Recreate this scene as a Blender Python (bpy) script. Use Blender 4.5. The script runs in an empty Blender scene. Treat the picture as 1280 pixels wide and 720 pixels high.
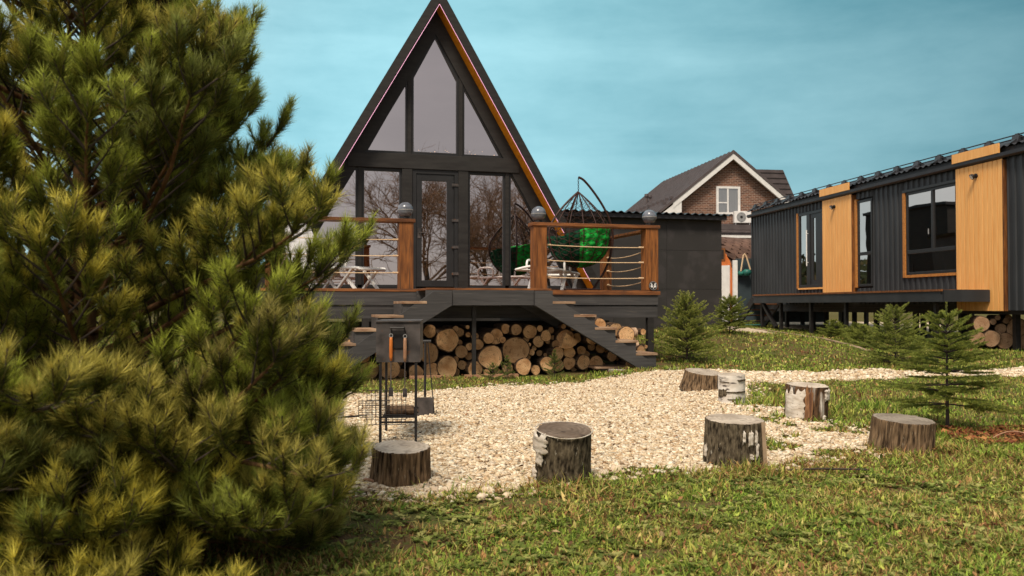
import bpy, math, random
import numpy as np
from mathutils import Vector, Matrix, noise as mn
R = math.radians
sc = bpy.context.scene
col = sc.collection
rnd = random.Random(7)
rng = np.random.default_rng(11)

# ------------------------------------------------------------------ camera
cam = bpy.data.cameras.new("camera")
camo = bpy.data.objects.new("camera", cam)
col.objects.link(camo)
camo.location = (0, 0, 0.95)
camo.rotation_euler = (R(90) + math.atan(22 / 1100), 0, 0)
cam.sensor_width = 36
cam.lens = 36 * 1100 / 1280
cam.clip_start = 0.05
cam.clip_end = 3000
cam.dof.use_dof = True
cam.dof.focus_distance = 8.5
cam.dof.aperture_fstop = 5.0
sc.camera = camo

# ------------------------------------------------------------------ world, sun, exposure
SUN_EL, SUN_AZ = R(55), R(198)      # azimuth measured clockwise from +Y
world = bpy.data.worlds.new("World")
sc.world = world
world.use_nodes = True
wt = world.node_tree
wt.nodes.clear()


def wn(t, **k):
    n = wt.nodes.new(t)
    for a, b in k.items():
        setattr(n, a, b)
    return n


wout = wn('ShaderNodeOutputWorld')
wbg = wn('ShaderNodeBackground')
sky = wn('ShaderNodeTexSky', sky_type='NISHITA', sun_disc=False)
sky.sun_elevation = SUN_EL
sky.sun_rotation = SUN_AZ
wsk = wn('ShaderNodeVectorMath', operation='SCALE')
wsk.inputs['Scale'].default_value = 0.10
wt.links.new(sky.outputs[0], wsk.inputs[0])
tc = wn('ShaderNodeTexCoord')
mp = wn('ShaderNodeMapping')
mp.inputs['Scale'].default_value = (1.0, 1.0, 5.5)
wt.links.new(tc.outputs['Generated'], mp.inputs[0])
nz = wn('ShaderNodeTexNoise')
nz.inputs['Scale'].default_value = 1.9
nz.inputs['Detail'].default_value = 5
nz.inputs['Roughness'].default_value = 0.52
nz.inputs['Distortion'].default_value = 0.35
wt.links.new(mp.outputs[0], nz.inputs['Vector'])
# overcast deck: teal over the lawn, fading to grey behind the photographer as the window reflections show
nzb = wn('ShaderNodeTexNoise')
nzb.inputs['Scale'].default_value = 1.1
nzb.inputs['Detail'].default_value = 8
nzb.inputs['Roughness'].default_value = 0.62
mpb = wn('ShaderNodeMapping')
mpb.inputs['Scale'].default_value = (1.3, 1.3, 3.2)
mpb.inputs['Location'].default_value = (3.1, 0.7, 1.4)
wt.links.new(tc.outputs['Generated'], mpb.inputs[0])
wt.links.new(mpb.outputs[0], nzb.inputs['Vector'])
nmx = wn('ShaderNodeMix')
nmx.inputs[0].default_value = 0.62
wt.links.new(nz.outputs[0], nmx.inputs[2])
wt.links.new(nzb.outputs[0], nmx.inputs[3])
cr1 = wn('ShaderNodeValToRGB')
cr1.color_ramp.elements[0].position = 0.36
cr1.color_ramp.elements[0].color = (0.085, 0.33, 0.40, 1)
cr1.color_ramp.elements[1].position = 0.63
cr1.color_ramp.elements[1].color = (0.38, 0.72, 0.79, 1)
cr2 = wn('ShaderNodeValToRGB')
cr2.color_ramp.elements[0].position = 0.3
cr2.color_ramp.elements[0].color = (0.44, 0.43, 0.42, 1)
cr2.color_ramp.elements[1].position = 0.7
cr2.color_ramp.elements[1].color = (0.70, 0.68, 0.66, 1)
wt.links.new(nmx.outputs[0], cr1.inputs[0])
wt.links.new(nmx.outputs[0], cr2.inputs[0])
sx = wn('ShaderNodeSeparateXYZ')
wt.links.new(tc.outputs['Generated'], sx.inputs[0])
mr = wn('ShaderNodeMapRange', interpolation_type='SMOOTHSTEP')
mr.inputs['From Min'].default_value = 0.80
mr.inputs['From Max'].default_value = 0.22
dt = wn('ShaderNodeVectorMath', operation='DOT_PRODUCT')
dt.inputs[1].default_value = (0.45, 0.90, -0.15)
wt.links.new(tc.outputs['Generated'], dt.inputs[0])
wt.links.new(dt.outputs['Value'], mr.inputs['Value'])
mxa = wn('ShaderNodeMix', data_type='RGBA')
wt.links.new(mr.outputs[0], mxa.inputs[0])
wt.links.new(cr1.outputs[0], mxa.inputs[6])
wt.links.new(cr2.outputs[0], mxa.inputs[7])
# the left of the sky is paler than the right
mrx = wn('ShaderNodeMapRange')
mrx.inputs['From Min'].default_value = -0.6
mrx.inputs['From Max'].default_value = 0.6
mrx.inputs['To Min'].default_value = 1.38
mrx.inputs['To Max'].default_value = 0.50
wt.links.new(sx.outputs['X'], mrx.inputs['Value'])
wsc = wn('ShaderNodeVectorMath', operation='SCALE')
wt.links.new(mxa.outputs[2], wsc.inputs[0])
wt.links.new(mrx.outputs[0], wsc.inputs['Scale'])
mxb = wn('ShaderNodeMix', data_type='RGBA')
mxb.inputs[0].default_value = 0.88
wt.links.new(wsk.outputs[0], mxb.inputs[6])
wt.links.new(wsc.outputs[0], mxb.inputs[7])
wt.links.new(mxb.outputs[2], wbg.inputs['Color'])
wbg.inputs['Strength'].default_value = 1.0
wt.links.new(wbg.outputs[0], wout.inputs[0])

sun = bpy.data.lights.new("sun", 'SUN')
sun.energy = 3.2
sun.angle = R(14)
sun.color = (1.0, 0.88, 0.72)
suno = bpy.data.objects.new("sun", sun)
col.objects.link(suno)
sd = Vector((math.sin(SUN_AZ) * math.cos(SUN_EL), math.cos(SUN_AZ) * math.cos(SUN_EL), math.sin(SUN_EL)))
suno.rotation_euler = sd.to_track_quat('Z', 'Y').to_euler()
suno.location = (-6, -8, 14)

sc.view_settings.view_transform = 'Standard'
sc.view_settings.look = 'None'
sc.view_settings.gamma = 1.0
sc.view_settings.exposure = 0.30


# ------------------------------------------------------------------ materials
def new_mat(name):
    m = bpy.data.materials.new(name)
    m.use_nodes = True
    nt = m.node_tree
    b = nt.nodes['Principled BSDF']
    return m, nt, b


def L(nt, a, b):
    nt.links.new(a, b)


def mat(name, c1, c2=None, scale=8.0, stretch=(1, 1, 1), rough=0.75, bump=0.25, bdist=0.004, detail=6, vary=0.0,
        metal=0.0, spec=0.3, lo=0.35, hi=0.65, c3=None, sc3=40.0, f3=0.5, coord='Object', bscale=None):
    m, nt, b = new_mat(name)
    if c2 is None:
        c2 = tuple(x * 0.75 for x in c1)
    t = nt.nodes.new('ShaderNodeTexCoord')
    mp = nt.nodes.new('ShaderNodeMapping')
    mp.inputs['Scale'].default_value = stretch
    L(nt, t.outputs[coord], mp.inputs[0])
    oi = nt.nodes.new('ShaderNodeObjectInfo')
    vm = nt.nodes.new('ShaderNodeVectorMath')
    vm.operation = 'SCALE'
    vm.inputs[0].default_value = (13.1, 7.7, 9.3)
    L(nt, oi.outputs['Random'], vm.inputs['Scale'])
    va = nt.nodes.new('ShaderNodeVectorMath')
    L(nt, mp.outputs[0], va.inputs[0])
    L(nt, vm.outputs[0], va.inputs[1])
    n = nt.nodes.new('ShaderNodeTexNoise')
    n.inputs['Scale'].default_value = scale
    n.inputs['Detail'].default_value = detail
    L(nt, va.outputs[0], n.inputs['Vector'])
    cr = nt.nodes.new('ShaderNodeValToRGB')
    cr.color_ramp.elements[0].position = lo
    cr.color_ramp.elements[0].color = (*c2, 1)
    cr.color_ramp.elements[1].position = hi
    cr.color_ramp.elements[1].color = (*c1, 1)
    L(nt, n.outputs[0], cr.inputs[0])
    out = cr.outputs[0]
    if c3 is not None:
        n3 = nt.nodes.new('ShaderNodeTexNoise')
        n3.inputs['Scale'].default_value = sc3
        n3.inputs['Detail'].default_value = 4
        L(nt, va.outputs[0], n3.inputs['Vector'])
        r3 = nt.nodes.new('ShaderNodeMapRange')
        r3.inputs['From Min'].default_value = f3
        r3.inputs['From Max'].default_value = f3 + 0.12
        L(nt, n3.outputs[0], r3.inputs['Value'])
        mx = nt.nodes.new('ShaderNodeMix')
        mx.data_type = 'RGBA'
        L(nt, r3.outputs[0], mx.inputs[0])
        L(nt, out, mx.inputs[6])
        mx.inputs[7].default_value = (*c3, 1)
        out = mx.outputs[2]
    if vary:
        hs = nt.nodes.new('ShaderNodeHueSaturation')
        rr = nt.nodes.new('ShaderNodeMapRange')
        rr.inputs['To Min'].default_value = 1 - vary
        rr.inputs['To Max'].default_value = 1 + vary
        L(nt, oi.outputs['Random'], rr.inputs['Value'])
        L(nt, rr.outputs[0], hs.inputs['Value'])
        L(nt, out, hs.inputs['Color'])
        out = hs.outputs[0]
    L(nt, out, b.inputs['Base Color'])
    b.inputs['Roughness'].default_value = rough
    b.inputs['Metallic'].default_value = metal
    b.inputs['Specular IOR Level'].default_value = spec
    if bump:
        bp = nt.nodes.new('ShaderNodeBump')
        bp.inputs['Strength'].default_value = bump
        bp.inputs['Distance'].default_value = bdist
        if bscale:
            nb = nt.nodes.new('ShaderNodeTexNoise')
            nb.inputs['Scale'].default_value = bscale
            L(nt, va.outputs[0], nb.inputs['Vector'])
            L(nt, nb.outputs[0], bp.inputs['Height'])
        else:
            L(nt, n.outputs[0], bp.inputs['Height'])
        L(nt, bp.outputs[0], b.inputs['Normal'])
    return m


def attr_mat(name, rough=0.7, transl=0.0, spec=0.25):
    m, nt, b = new_mat(name)
    a = nt.nodes.new('ShaderNodeAttribute')
    a.attribute_name = 'col'
    L(nt, a.outputs['Color'], b.inputs['Base Color'])
    b.inputs['Roughness'].default_value = rough
    b.inputs['Specular IOR Level'].default_value = spec
    if transl:
        tr = nt.nodes.new('ShaderNodeBsdfTranslucent')
        L(nt, a.outputs['Color'], tr.inputs['Color'])
        mx = nt.nodes.new('ShaderNodeMixShader')
        mx.inputs[0].default_value = transl
        o = nt.nodes['Material Output']
        L(nt, b.outputs[0], mx.inputs[1])
        L(nt, tr.outputs[0], mx.inputs[2])
        L(nt, mx.outputs[0], o.inputs['Surface'])
    return m


def glass_mat(name, tint, trans, fac):
    m, nt, b = new_mat(name)
    nt.nodes.remove(b)
    o = nt.nodes['Material Output']
    g = nt.nodes.new('ShaderNodeBsdfGlossy')
    g.inputs['Roughness'].default_value = 0.012
    g.inputs['Color'].default_value = (*tint, 1)
    # float glass is never quite flat
    n = nt.nodes.new('ShaderNodeTexNoise')
    n.inputs['Scale'].default_value = 1.3
    n.inputs['Detail'].default_value = 1
    t = nt.nodes.new('ShaderNodeTexCoord')
    L(nt, t.outputs['Object'], n.inputs['Vector'])
    bp = nt.nodes.new('ShaderNodeBump')
    bp.inputs['Strength'].default_value = 0.05
    bp.inputs['Distance'].default_value = 0.05
    L(nt, n.outputs[0], bp.inputs['Height'])
    L(nt, bp.outputs[0], g.inputs['Normal'])
    tr = nt.nodes.new('ShaderNodeBsdfTransparent')
    tr.inputs['Color'].default_value = (*trans, 1)
    mx = nt.nodes.new('ShaderNodeMixShader')
    mx.inputs[0].default_value = fac
    L(nt, tr.outputs[0], mx.inputs[1])
    L(nt, g.outputs[0], mx.inputs[2])
    L(nt, mx.outputs[0], o.inputs['Surface'])
    return m


def emit_mat(name, c, s):
    m, nt, b = new_mat(name)
    b.inputs['Base Color'].default_value = (*c, 1)
    b.inputs['Emission Color'].default_value = (*c, 1)
    b.inputs['Emission Strength'].default_value = s
    return m


def cut_mat(name, c1, c2, dark, ring=55.0, axis='Y', crack=(0.12, 0.07, 0.03)):
    """sawn end of a log: growth rings round the log's own axis, radial checks, mottling"""
    m, nt, b = new_mat(name)
    t = nt.nodes.new('ShaderNodeTexCoord')
    oi = nt.nodes.new('ShaderNodeObjectInfo')
    vm = nt.nodes.new('ShaderNodeVectorMath')
    vm.operation = 'SCALE'
    vm.inputs[0].default_value = (5.1, 17.7, 9.3)
    L(nt, oi.outputs['Random'], vm.inputs['Scale'])
    va = nt.nodes.new('ShaderNodeVectorMath')
    L(nt, t.outputs['Object'], va.inputs[0])
    L(nt, vm.outputs[0], va.inputs[1])
    mul = nt.nodes.new('ShaderNodeVectorMath')
    mul.operation = 'MULTIPLY'
    mul.inputs[1].default_value = (1, 0, 1) if axis == 'Y' else (1, 1, 0)
    L(nt, t.outputs['Object'], mul.inputs[0])
    ln = nt.nodes.new('ShaderNodeVectorMath')
    ln.operation = 'LENGTH'
    L(nt, mul.outputs[0], ln.inputs[0])
    n = nt.nodes.new('ShaderNodeTexNoise')
    n.inputs['Scale'].default_value = 7
    n.inputs['Detail'].default_value = 5
    L(nt, va.outputs[0], n.inputs['Vector'])
    ma = nt.nodes.new('ShaderNodeMath')
    ma.operation = 'MULTIPLY_ADD'
    ma.inputs[1].default_value = 0.05
    L(nt, n.outputs[0], ma.inputs[0])
    L(nt, ln.outputs['Value'], ma.inputs[2])
    sn = nt.nodes.new('ShaderNodeMath')
    sn.operation = 'MULTIPLY'
    sn.inputs[1].default_value = ring * 6.28
    L(nt, ma.outputs[0], sn.inputs[0])
    si = nt.nodes.new('ShaderNodeMath')
    si.operation = 'SINE'
    L(nt, sn.outputs[0], si.inputs[0])
    rr = nt.nodes.new('ShaderNodeMapRange')
    rr.inputs['From Min'].default_value = -1
    rr.inputs['To Min'].default_value = 0.0
    rr.inputs['To Max'].default_value = 0.35
    L(nt, si.outputs[0], rr.inputs['Value'])
    cr = nt.nodes.new('ShaderNodeValToRGB')
    cr.color_ramp.elements[0].position = 0.33
    cr.color_ramp.elements[0].color = (*c2, 1)
    cr.color_ramp.elements[1].position = 0.66
    cr.color_ramp.elements[1].color = (*c1, 1)
    L(nt, n.outputs[0], cr.inputs[0])
    mx = nt.nodes.new('ShaderNodeMix')
    mx.data_type = 'RGBA'
    L(nt, rr.outputs[0], mx.inputs[0])
    L(nt, cr.outputs[0], mx.inputs[6])
    mx.inputs[7].default_value = (*dark, 1)
    n2 = nt.nodes.new('ShaderNodeTexNoise')
    n2.inputs['Scale'].default_value = 26
    n2.inputs['Detail'].default_value = 6
    L(nt, va.outputs[0], n2.inputs['Vector'])
    r2 = nt.nodes.new('ShaderNodeMapRange')
    r2.inputs['From Min'].default_value = 0.56
    r2.inputs['From Max'].default_value = 0.70
    r2.inputs['To Max'].default_value = 0.7
    L(nt, n2.outputs[0], r2.inputs['Value'])
    mx2 = nt.nodes.new('ShaderNodeMix')
    mx2.data_type = 'RGBA'
    L(nt, r2.outputs[0], mx2.inputs[0])
    L(nt, mx.outputs[2], mx2.inputs[6])
    mx2.inputs[7].default_value = (*crack, 1)
    hs = nt.nodes.new('ShaderNodeHueSaturation')
    r3 = nt.nodes.new('ShaderNodeMapRange')
    r3.inputs['To Min'].default_value = 0.6
    r3.inputs['To Max'].default_value = 1.25
    L(nt, oi.outputs['Random'], r3.inputs['Value'])
    L(nt, r3.outputs[0], hs.inputs['Value'])
    L(nt, mx2.outputs[2], hs.inputs['Color'])
    L(nt, hs.outputs[0], b.inputs['Base Color'])
    b.inputs['Roughness'].default_value = 0.85
    b.inputs['Specular IOR Level'].default_value = 0.15
    bp = nt.nodes.new('ShaderNodeBump')
    bp.inputs['Strength'].default_value = 0.5
    bp.inputs['Distance'].default_value = 0.004
    L(nt, n2.outputs[0], bp.inputs['Height'])
    L(nt, bp.outputs[0], b.inputs['Normal'])
    return m


M = {}
M['dark'] = mat('dark_paint', (0.030, 0.028, 0.026), (0.020, 0.018, 0.017), 3, (1, 1, 6), 0.55, 0.2, vary=0.1)
M['greywood'] = mat('grey_painted_wood', (0.070, 0.067, 0.067), (0.046, 0.044, 0.044), 5, (0.35, 5, 6), 0.6, 0.5, 0.003,
                    vary=0.14, c3=(0.11, 0.10, 0.09), sc3=9, f3=0.62)
M['brown'] = mat('brown_stained_wood', (0.27, 0.10, 0.026), (0.10, 0.034, 0.010), 6, (5, 5, 0.5), 0.6, 0.5, 0.003, vary=0.15,
                 c3=(0.10, 0.045, 0.02), sc3=7, f3=0.57)
M['brownh'] = mat('brown_stained_rail', (0.24, 0.090, 0.028), (0.10, 0.036, 0.013), 6, (0.5, 5, 5), 0.6, 0.5, 0.003, vary=0.15,
                  c3=(0.09, 0.04, 0.02), sc3=7, f3=0.57)
M['tread'] = mat('weathered_tread', (0.38, 0.26, 0.17), (0.19, 0.10, 0.055), 6, (0.7, 5, 3), 0.75, 0.5, 0.003, vary=0.15)
M['orange'] = mat('orange_larch', (0.92, 0.49, 0.165), (0.82, 0.39, 0.115), 5, (6, 6, 0.4), 0.55, 0.25, 0.002, vary=0.05)
M['trim'] = mat('window_trim_wood', (0.52, 0.22, 0.05), (0.35, 0.13, 0.03), 6, (5, 5, 5), 0.6, 0.3, 0.002, vary=0.08)
M['soffit'] = mat('orange_soffit_wood', (0.86, 0.34, 0.015), (0.72, 0.25, 0.01), 6, (5, 0.6, 1), 0.5, 0.25, 0.002, vary=0.05)
M['roofmetal'] = mat('dark_roof_metal', (0.040, 0.040, 0.046), (0.030, 0.030, 0.034), 3, rough=0.45, bump=0.08, metal=0.2, spec=0.4)
M['cladding'] = mat('dark_cladding', (0.040, 0.043, 0.047), (0.028, 0.030, 0.033), 2.5, (1, 1, 0.3), 0.5, 0.15, 0.002)
M['frame'] = mat('window_frame', (0.028, 0.028, 0.029), (0.022, 0.022, 0.023), 4, rough=0.4, bump=0.05)
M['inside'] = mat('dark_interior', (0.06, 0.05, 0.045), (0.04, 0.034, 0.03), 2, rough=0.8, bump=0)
M['shed'] = mat('shed_board', (0.040, 0.037, 0.036), (0.033, 0.031, 0.030), 1.5, rough=0.6, bump=0.15, c3=(0.05, 0.045, 0.045), sc3=3, f3=0.55)
M['fence'] = mat('blue_grey_fence', (0.045, 0.062, 0.072), (0.032, 0.045, 0.052), 3, rough=0.5, bump=0.1)
M['white'] = mat('white_plastic', (0.84, 0.83, 0.80), (0.76, 0.74, 0.70), 6, rough=0.35, bump=0.05, spec=0.5)
M['whitepaint'] = mat('white_paint', (0.80, 0.78, 0.76), (0.70, 0.68, 0.66), 6, rough=0.5, bump=0.05)
M['wicker'] = mat('dark_wicker', (0.055, 0.022, 0.016), (0.03, 0.012, 0.01), 30, rough=0.5, bump=0.2)
M['cushion'] = mat('green_velour', (0.022, 0.42, 0.06), (0.010, 0.22, 0.032), 9, rough=0.9, bump=0.6, bdist=0.02, spec=0.1)
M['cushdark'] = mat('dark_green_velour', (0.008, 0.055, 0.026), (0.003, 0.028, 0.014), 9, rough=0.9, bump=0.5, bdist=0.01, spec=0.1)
M['rope'] = mat('hemp_rope', (0.74, 0.55, 0.36), (0.55, 0.38, 0.22), 90, rough=0.9, bump=0.6)
M['cloth'] = mat('white_cloth', (0.82, 0.80, 0.80), (0.74, 0.72, 0.72), 5, rough=0.9, bump=0.3, bdist=0.01)
M['ball'] = mat('frosted_ball', (0.16, 0.175, 0.21), (0.07, 0.075, 0.09), 8, (1, 1, 3), 0.22, 0.0, spec=0.6)
M['steel'] = mat('sooty_steel', (0.115, 0.10, 0.095), (0.045, 0.04, 0.038), 9, rough=0.55, bump=0.3, metal=0.3, c3=(0.16, 0.07, 0.03), sc3=14, f3=0.6)
M['black'] = mat('black_iron', (0.022, 0.020, 0.020), (0.014, 0.012, 0.012), 12, rough=0.5, bump=0.2)
M['handle'] = mat('orange_wood_handle', (0.62, 0.19, 0.035), (0.42, 0.11, 0.02), 20, (4, 4, 0.6), 0.45, 0.2)
M['handle2'] = mat('pale_wood_handle', (0.42, 0.24, 0.14), (0.28, 0.14, 0.08), 20, (4, 4, 0.6), 0.5, 0.2)
M['barkrough'] = mat('furrowed_bark', (0.25, 0.165, 0.095), (0.030, 0.019, 0.012), 14, (4.5, 4.5, 0.45), 0.95, 0.9, 0.012, vary=0.12, c3=(0.34, 0.29, 0.21), sc3=42, f3=0.63, spec=0.1)
M['barkgrey'] = mat('grey_lichen_bark', (0.17, 0.135, 0.09), (0.020, 0.015, 0.010), 22, (2.6, 2.6, 0.9), 0.95, 0.9, 0.01, vary=0.05, c3=(0.50, 0.46, 0.38), sc3=26, f3=0.66, spec=0.1)
M['barkbirch'] = mat('white_birch_bark', (0.80, 0.75, 0.68), (0.60, 0.54, 0.47), 6, (1, 1, 3), 0.8, 0.5, 0.004, c3=(0.05, 0.035, 0.03), sc3=8.5, f3=0.55, spec=0.2)
M['barkpatch'] = mat('patchy_birch_bark', (0.17, 0.095, 0.05), (0.03, 0.018, 0.012), 12, (3, 3, 0.8), 0.9, 0.9, 0.01, c3=(0.66, 0.61, 0.54), sc3=4.2, f3=0.54, spec=0.15)
M['barktan'] = mat('tan_birch_bark', (0.52, 0.36, 0.24), (0.30, 0.18, 0.11), 8, (2, 2, 2), 0.85, 0.5, 0.004, c3=(0.09, 0.05, 0.035), sc3=9, f3=0.6)
M['barklog'] = mat('log_bark', (0.13, 0.085, 0.055), (0.04, 0.025, 0.017), 12, (3, 1, 3), 0.95, 0.8, 0.01, vary=0.3, spec=0.1)
M['twigwarm'] = mat('brown_twigs', (0.30, 0.18, 0.10), (0.15, 0.09, 0.06), 3, rough=.95, bump=0)
M['barkpine'] = mat('pine_bark', (0.20, 0.105, 0.05), (0.07, 0.035, 0.018), 25, (1, 1, 0.5), 0.95, 0.8, 0.01, spec=0.1)
M['barktwig'] = mat('grey_twig', (0.075, 0.055, 0.045), (0.04, 0.03, 0.025), 20, rough=0.95, bump=0)
M['cutlog'] = cut_mat('sawn_log_end', (0.72, 0.46, 0.24), (0.44, 0.23, 0.10), (0.30, 0.14, 0.055), 40, 'Y')
M['cutcabin'] = cut_mat('pale_sawn_log_end', (0.50, 0.32, 0.19), (0.32, 0.18, 0.10), (0.24, 0.13, 0.06), 30, 'Y')
M['cutgrey'] = cut_mat('weathered_stump_top', (0.54, 0.46, 0.37), (0.33, 0.27, 0.21), (0.22, 0.17, 0.13), 34, 'Z', (0.16, 0.125, 0.10))
M['cutdark'] = cut_mat('dark_stump_top', (0.34, 0.26, 0.20), (0.17, 0.12, 0.085), (0.12, 0.08, 0.055), 34, 'Z', (0.07, 0.05, 0.04))
M['concrete'] = mat('concrete', (0.46, 0.42, 0.37), (0.34, 0.30, 0.26), 12, rough=0.9, bump=0.4)
M['kerbwood'] = mat('kerb_edge', (0.40, 0.29, 0.19), (0.22, 0.15, 0.09), 6, rough=.9, bump=.4)
M['stone'] = mat('flat_stone', (0.24, 0.22, 0.19), (0.12, 0.11, 0.09), 9, rough=0.9, bump=0.6)
M['roofbrown'] = mat('brown_metal_tiles', (0.105, 0.085, 0.085), (0.075, 0.06, 0.06), 3, rough=0.5, bump=0.1)
M['teal'] = mat('teal_plastic', (0.03, 0.19, 0.15), (0.02, 0.11, 0.09), 8, rough=0.4, bump=0.2)
M['saunaorange'] = mat('orange_boards', (0.70, 0.20, 0.055), (0.5, 0.13, 0.03), 5, (6, 6, 0.5), 0.6, 0.2)
M['grey'] = mat('grey_plastic', (0.30, 0.30, 0.30), (0.2, 0.2, 0.2), 10, rough=0.5, bump=0)
M['led'] = emit_mat('pink_led', (1.0, 0.50, 0.74), 0.5)
M['bulb'] = emit_mat('warm_bulb', (1.0, 0.62, 0.30), 5)
M['glassup'] = glass_mat('bronze_glass', (0.95, 0.83, 0.81), (0.35, 0.30, 0.28), 0.72)
M['glasscab'] = glass_mat('cabin_glass', (0.78, 0.74, 0.71), (0.2, 0.2, 0.2), 0.66)
M['glassclear'] = glass_mat('house_glass', (0.9, 0.9, 0.9), (0.6, 0.6, 0.6), 0.35)
M['curtain'] = mat('curtain', (0.62, 0.60, 0.57), (0.48, 0.46, 0.44), 4, (14, 14, 0.5), 0.9, 0.4)
M['grass'] = attr_mat('grass_blades', 0.75, 0.25, 0.06)
M['needles'] = attr_mat('needles', 0.6, 0.30, 0.2)
M['pebbles'] = attr_mat('gravel_chips', 0.85, 0, 0.2)
M['leaves'] = attr_mat('dead_leaves', 0.8, 0.2, 0.15)

# brick
m, nt, b = new_mat('brick_wall')
t = nt.nodes.new('ShaderNodeTexCoord')
mp = nt.nodes.new('ShaderNodeMapping')
mp.inputs['Rotation'].default_value = (R(90), 0, 0)
L(nt, t.outputs['Object'], mp.inputs[0])
bt = nt.nodes.new('ShaderNodeTexBrick')
bt.inputs['Scale'].default_value = 1.0
bt.inputs['Brick Width'].default_value = 0.26
bt.inputs['Row Height'].default_value = 0.09
bt.inputs['Mortar Size'].default_value = 0.011
bt.inputs['Color1'].default_value = (0.22, 0.095, 0.055, 1)
bt.inputs['Color2'].default_value = (0.085, 0.038, 0.026, 1)
bt.inputs['Mortar'].default_value = (0.33, 0.25, 0.20, 1)
L(nt, mp.outputs[0], bt.inputs['Vector'])
L(nt, bt.outputs['Color'], b.inputs['Base Color'])
b.inputs['Roughness'].default_value = 0.9
M['brick'] = m


# ------------------------------------------------------------------ mesh helpers
def link(o, parent=None):
    col.objects.link(o)
    if parent is not None:
        o.parent = parent
    return o


def raw(name, V, F, mats, parent=None, smooth=False, mi=None, colr=None, loc=None, rot=None):
    me = bpy.data.meshes.new(name)
    V = np.asarray(V, dtype=np.float32).reshape(-1, 3)
    if isinstance(F, np.ndarray):
        k = F.shape[1]
        nf = F.shape[0]
        me.vertices.add(len(V))
        me.vertices.foreach_set('co', V.ravel())
        me.loops.add(nf * k)
        me.loops.foreach_set('vertex_index', F.astype(np.int32).ravel())
        me.polygons.add(nf)
        me.polygons.foreach_set('loop_start', np.arange(0, nf * k, k, dtype=np.int32))
        me.update(calc_edges=True)
    else:
        me.from_pydata([tuple(map(float, v)) for v in V], [], F)
        me.update()
    if not isinstance(mats, (list, tuple)):
        mats = [mats]
    for mm in mats:
        me.materials.append(mm)
    if mi is not None:
        me.polygons.foreach_set('material_index', np.asarray(mi, dtype=np.int32))
    if colr is not None:
        a = me.color_attributes.new('col', 'FLOAT_COLOR', 'POINT')
        c4 = np.ones((len(V), 4), dtype=np.float32)
        c4[:, :3] = colr
        a.data.foreach_set('color', c4.ravel())
    if smooth:
        me.polygons.foreach_set('use_smooth', np.ones(len(me.polygons), dtype=bool))
    o = bpy.data.objects.new(name, me)
    link(o, parent)
    if loc is not None:
        o.location = loc
    if rot is not None:
        o.rotation_euler = rot
    return o


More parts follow.
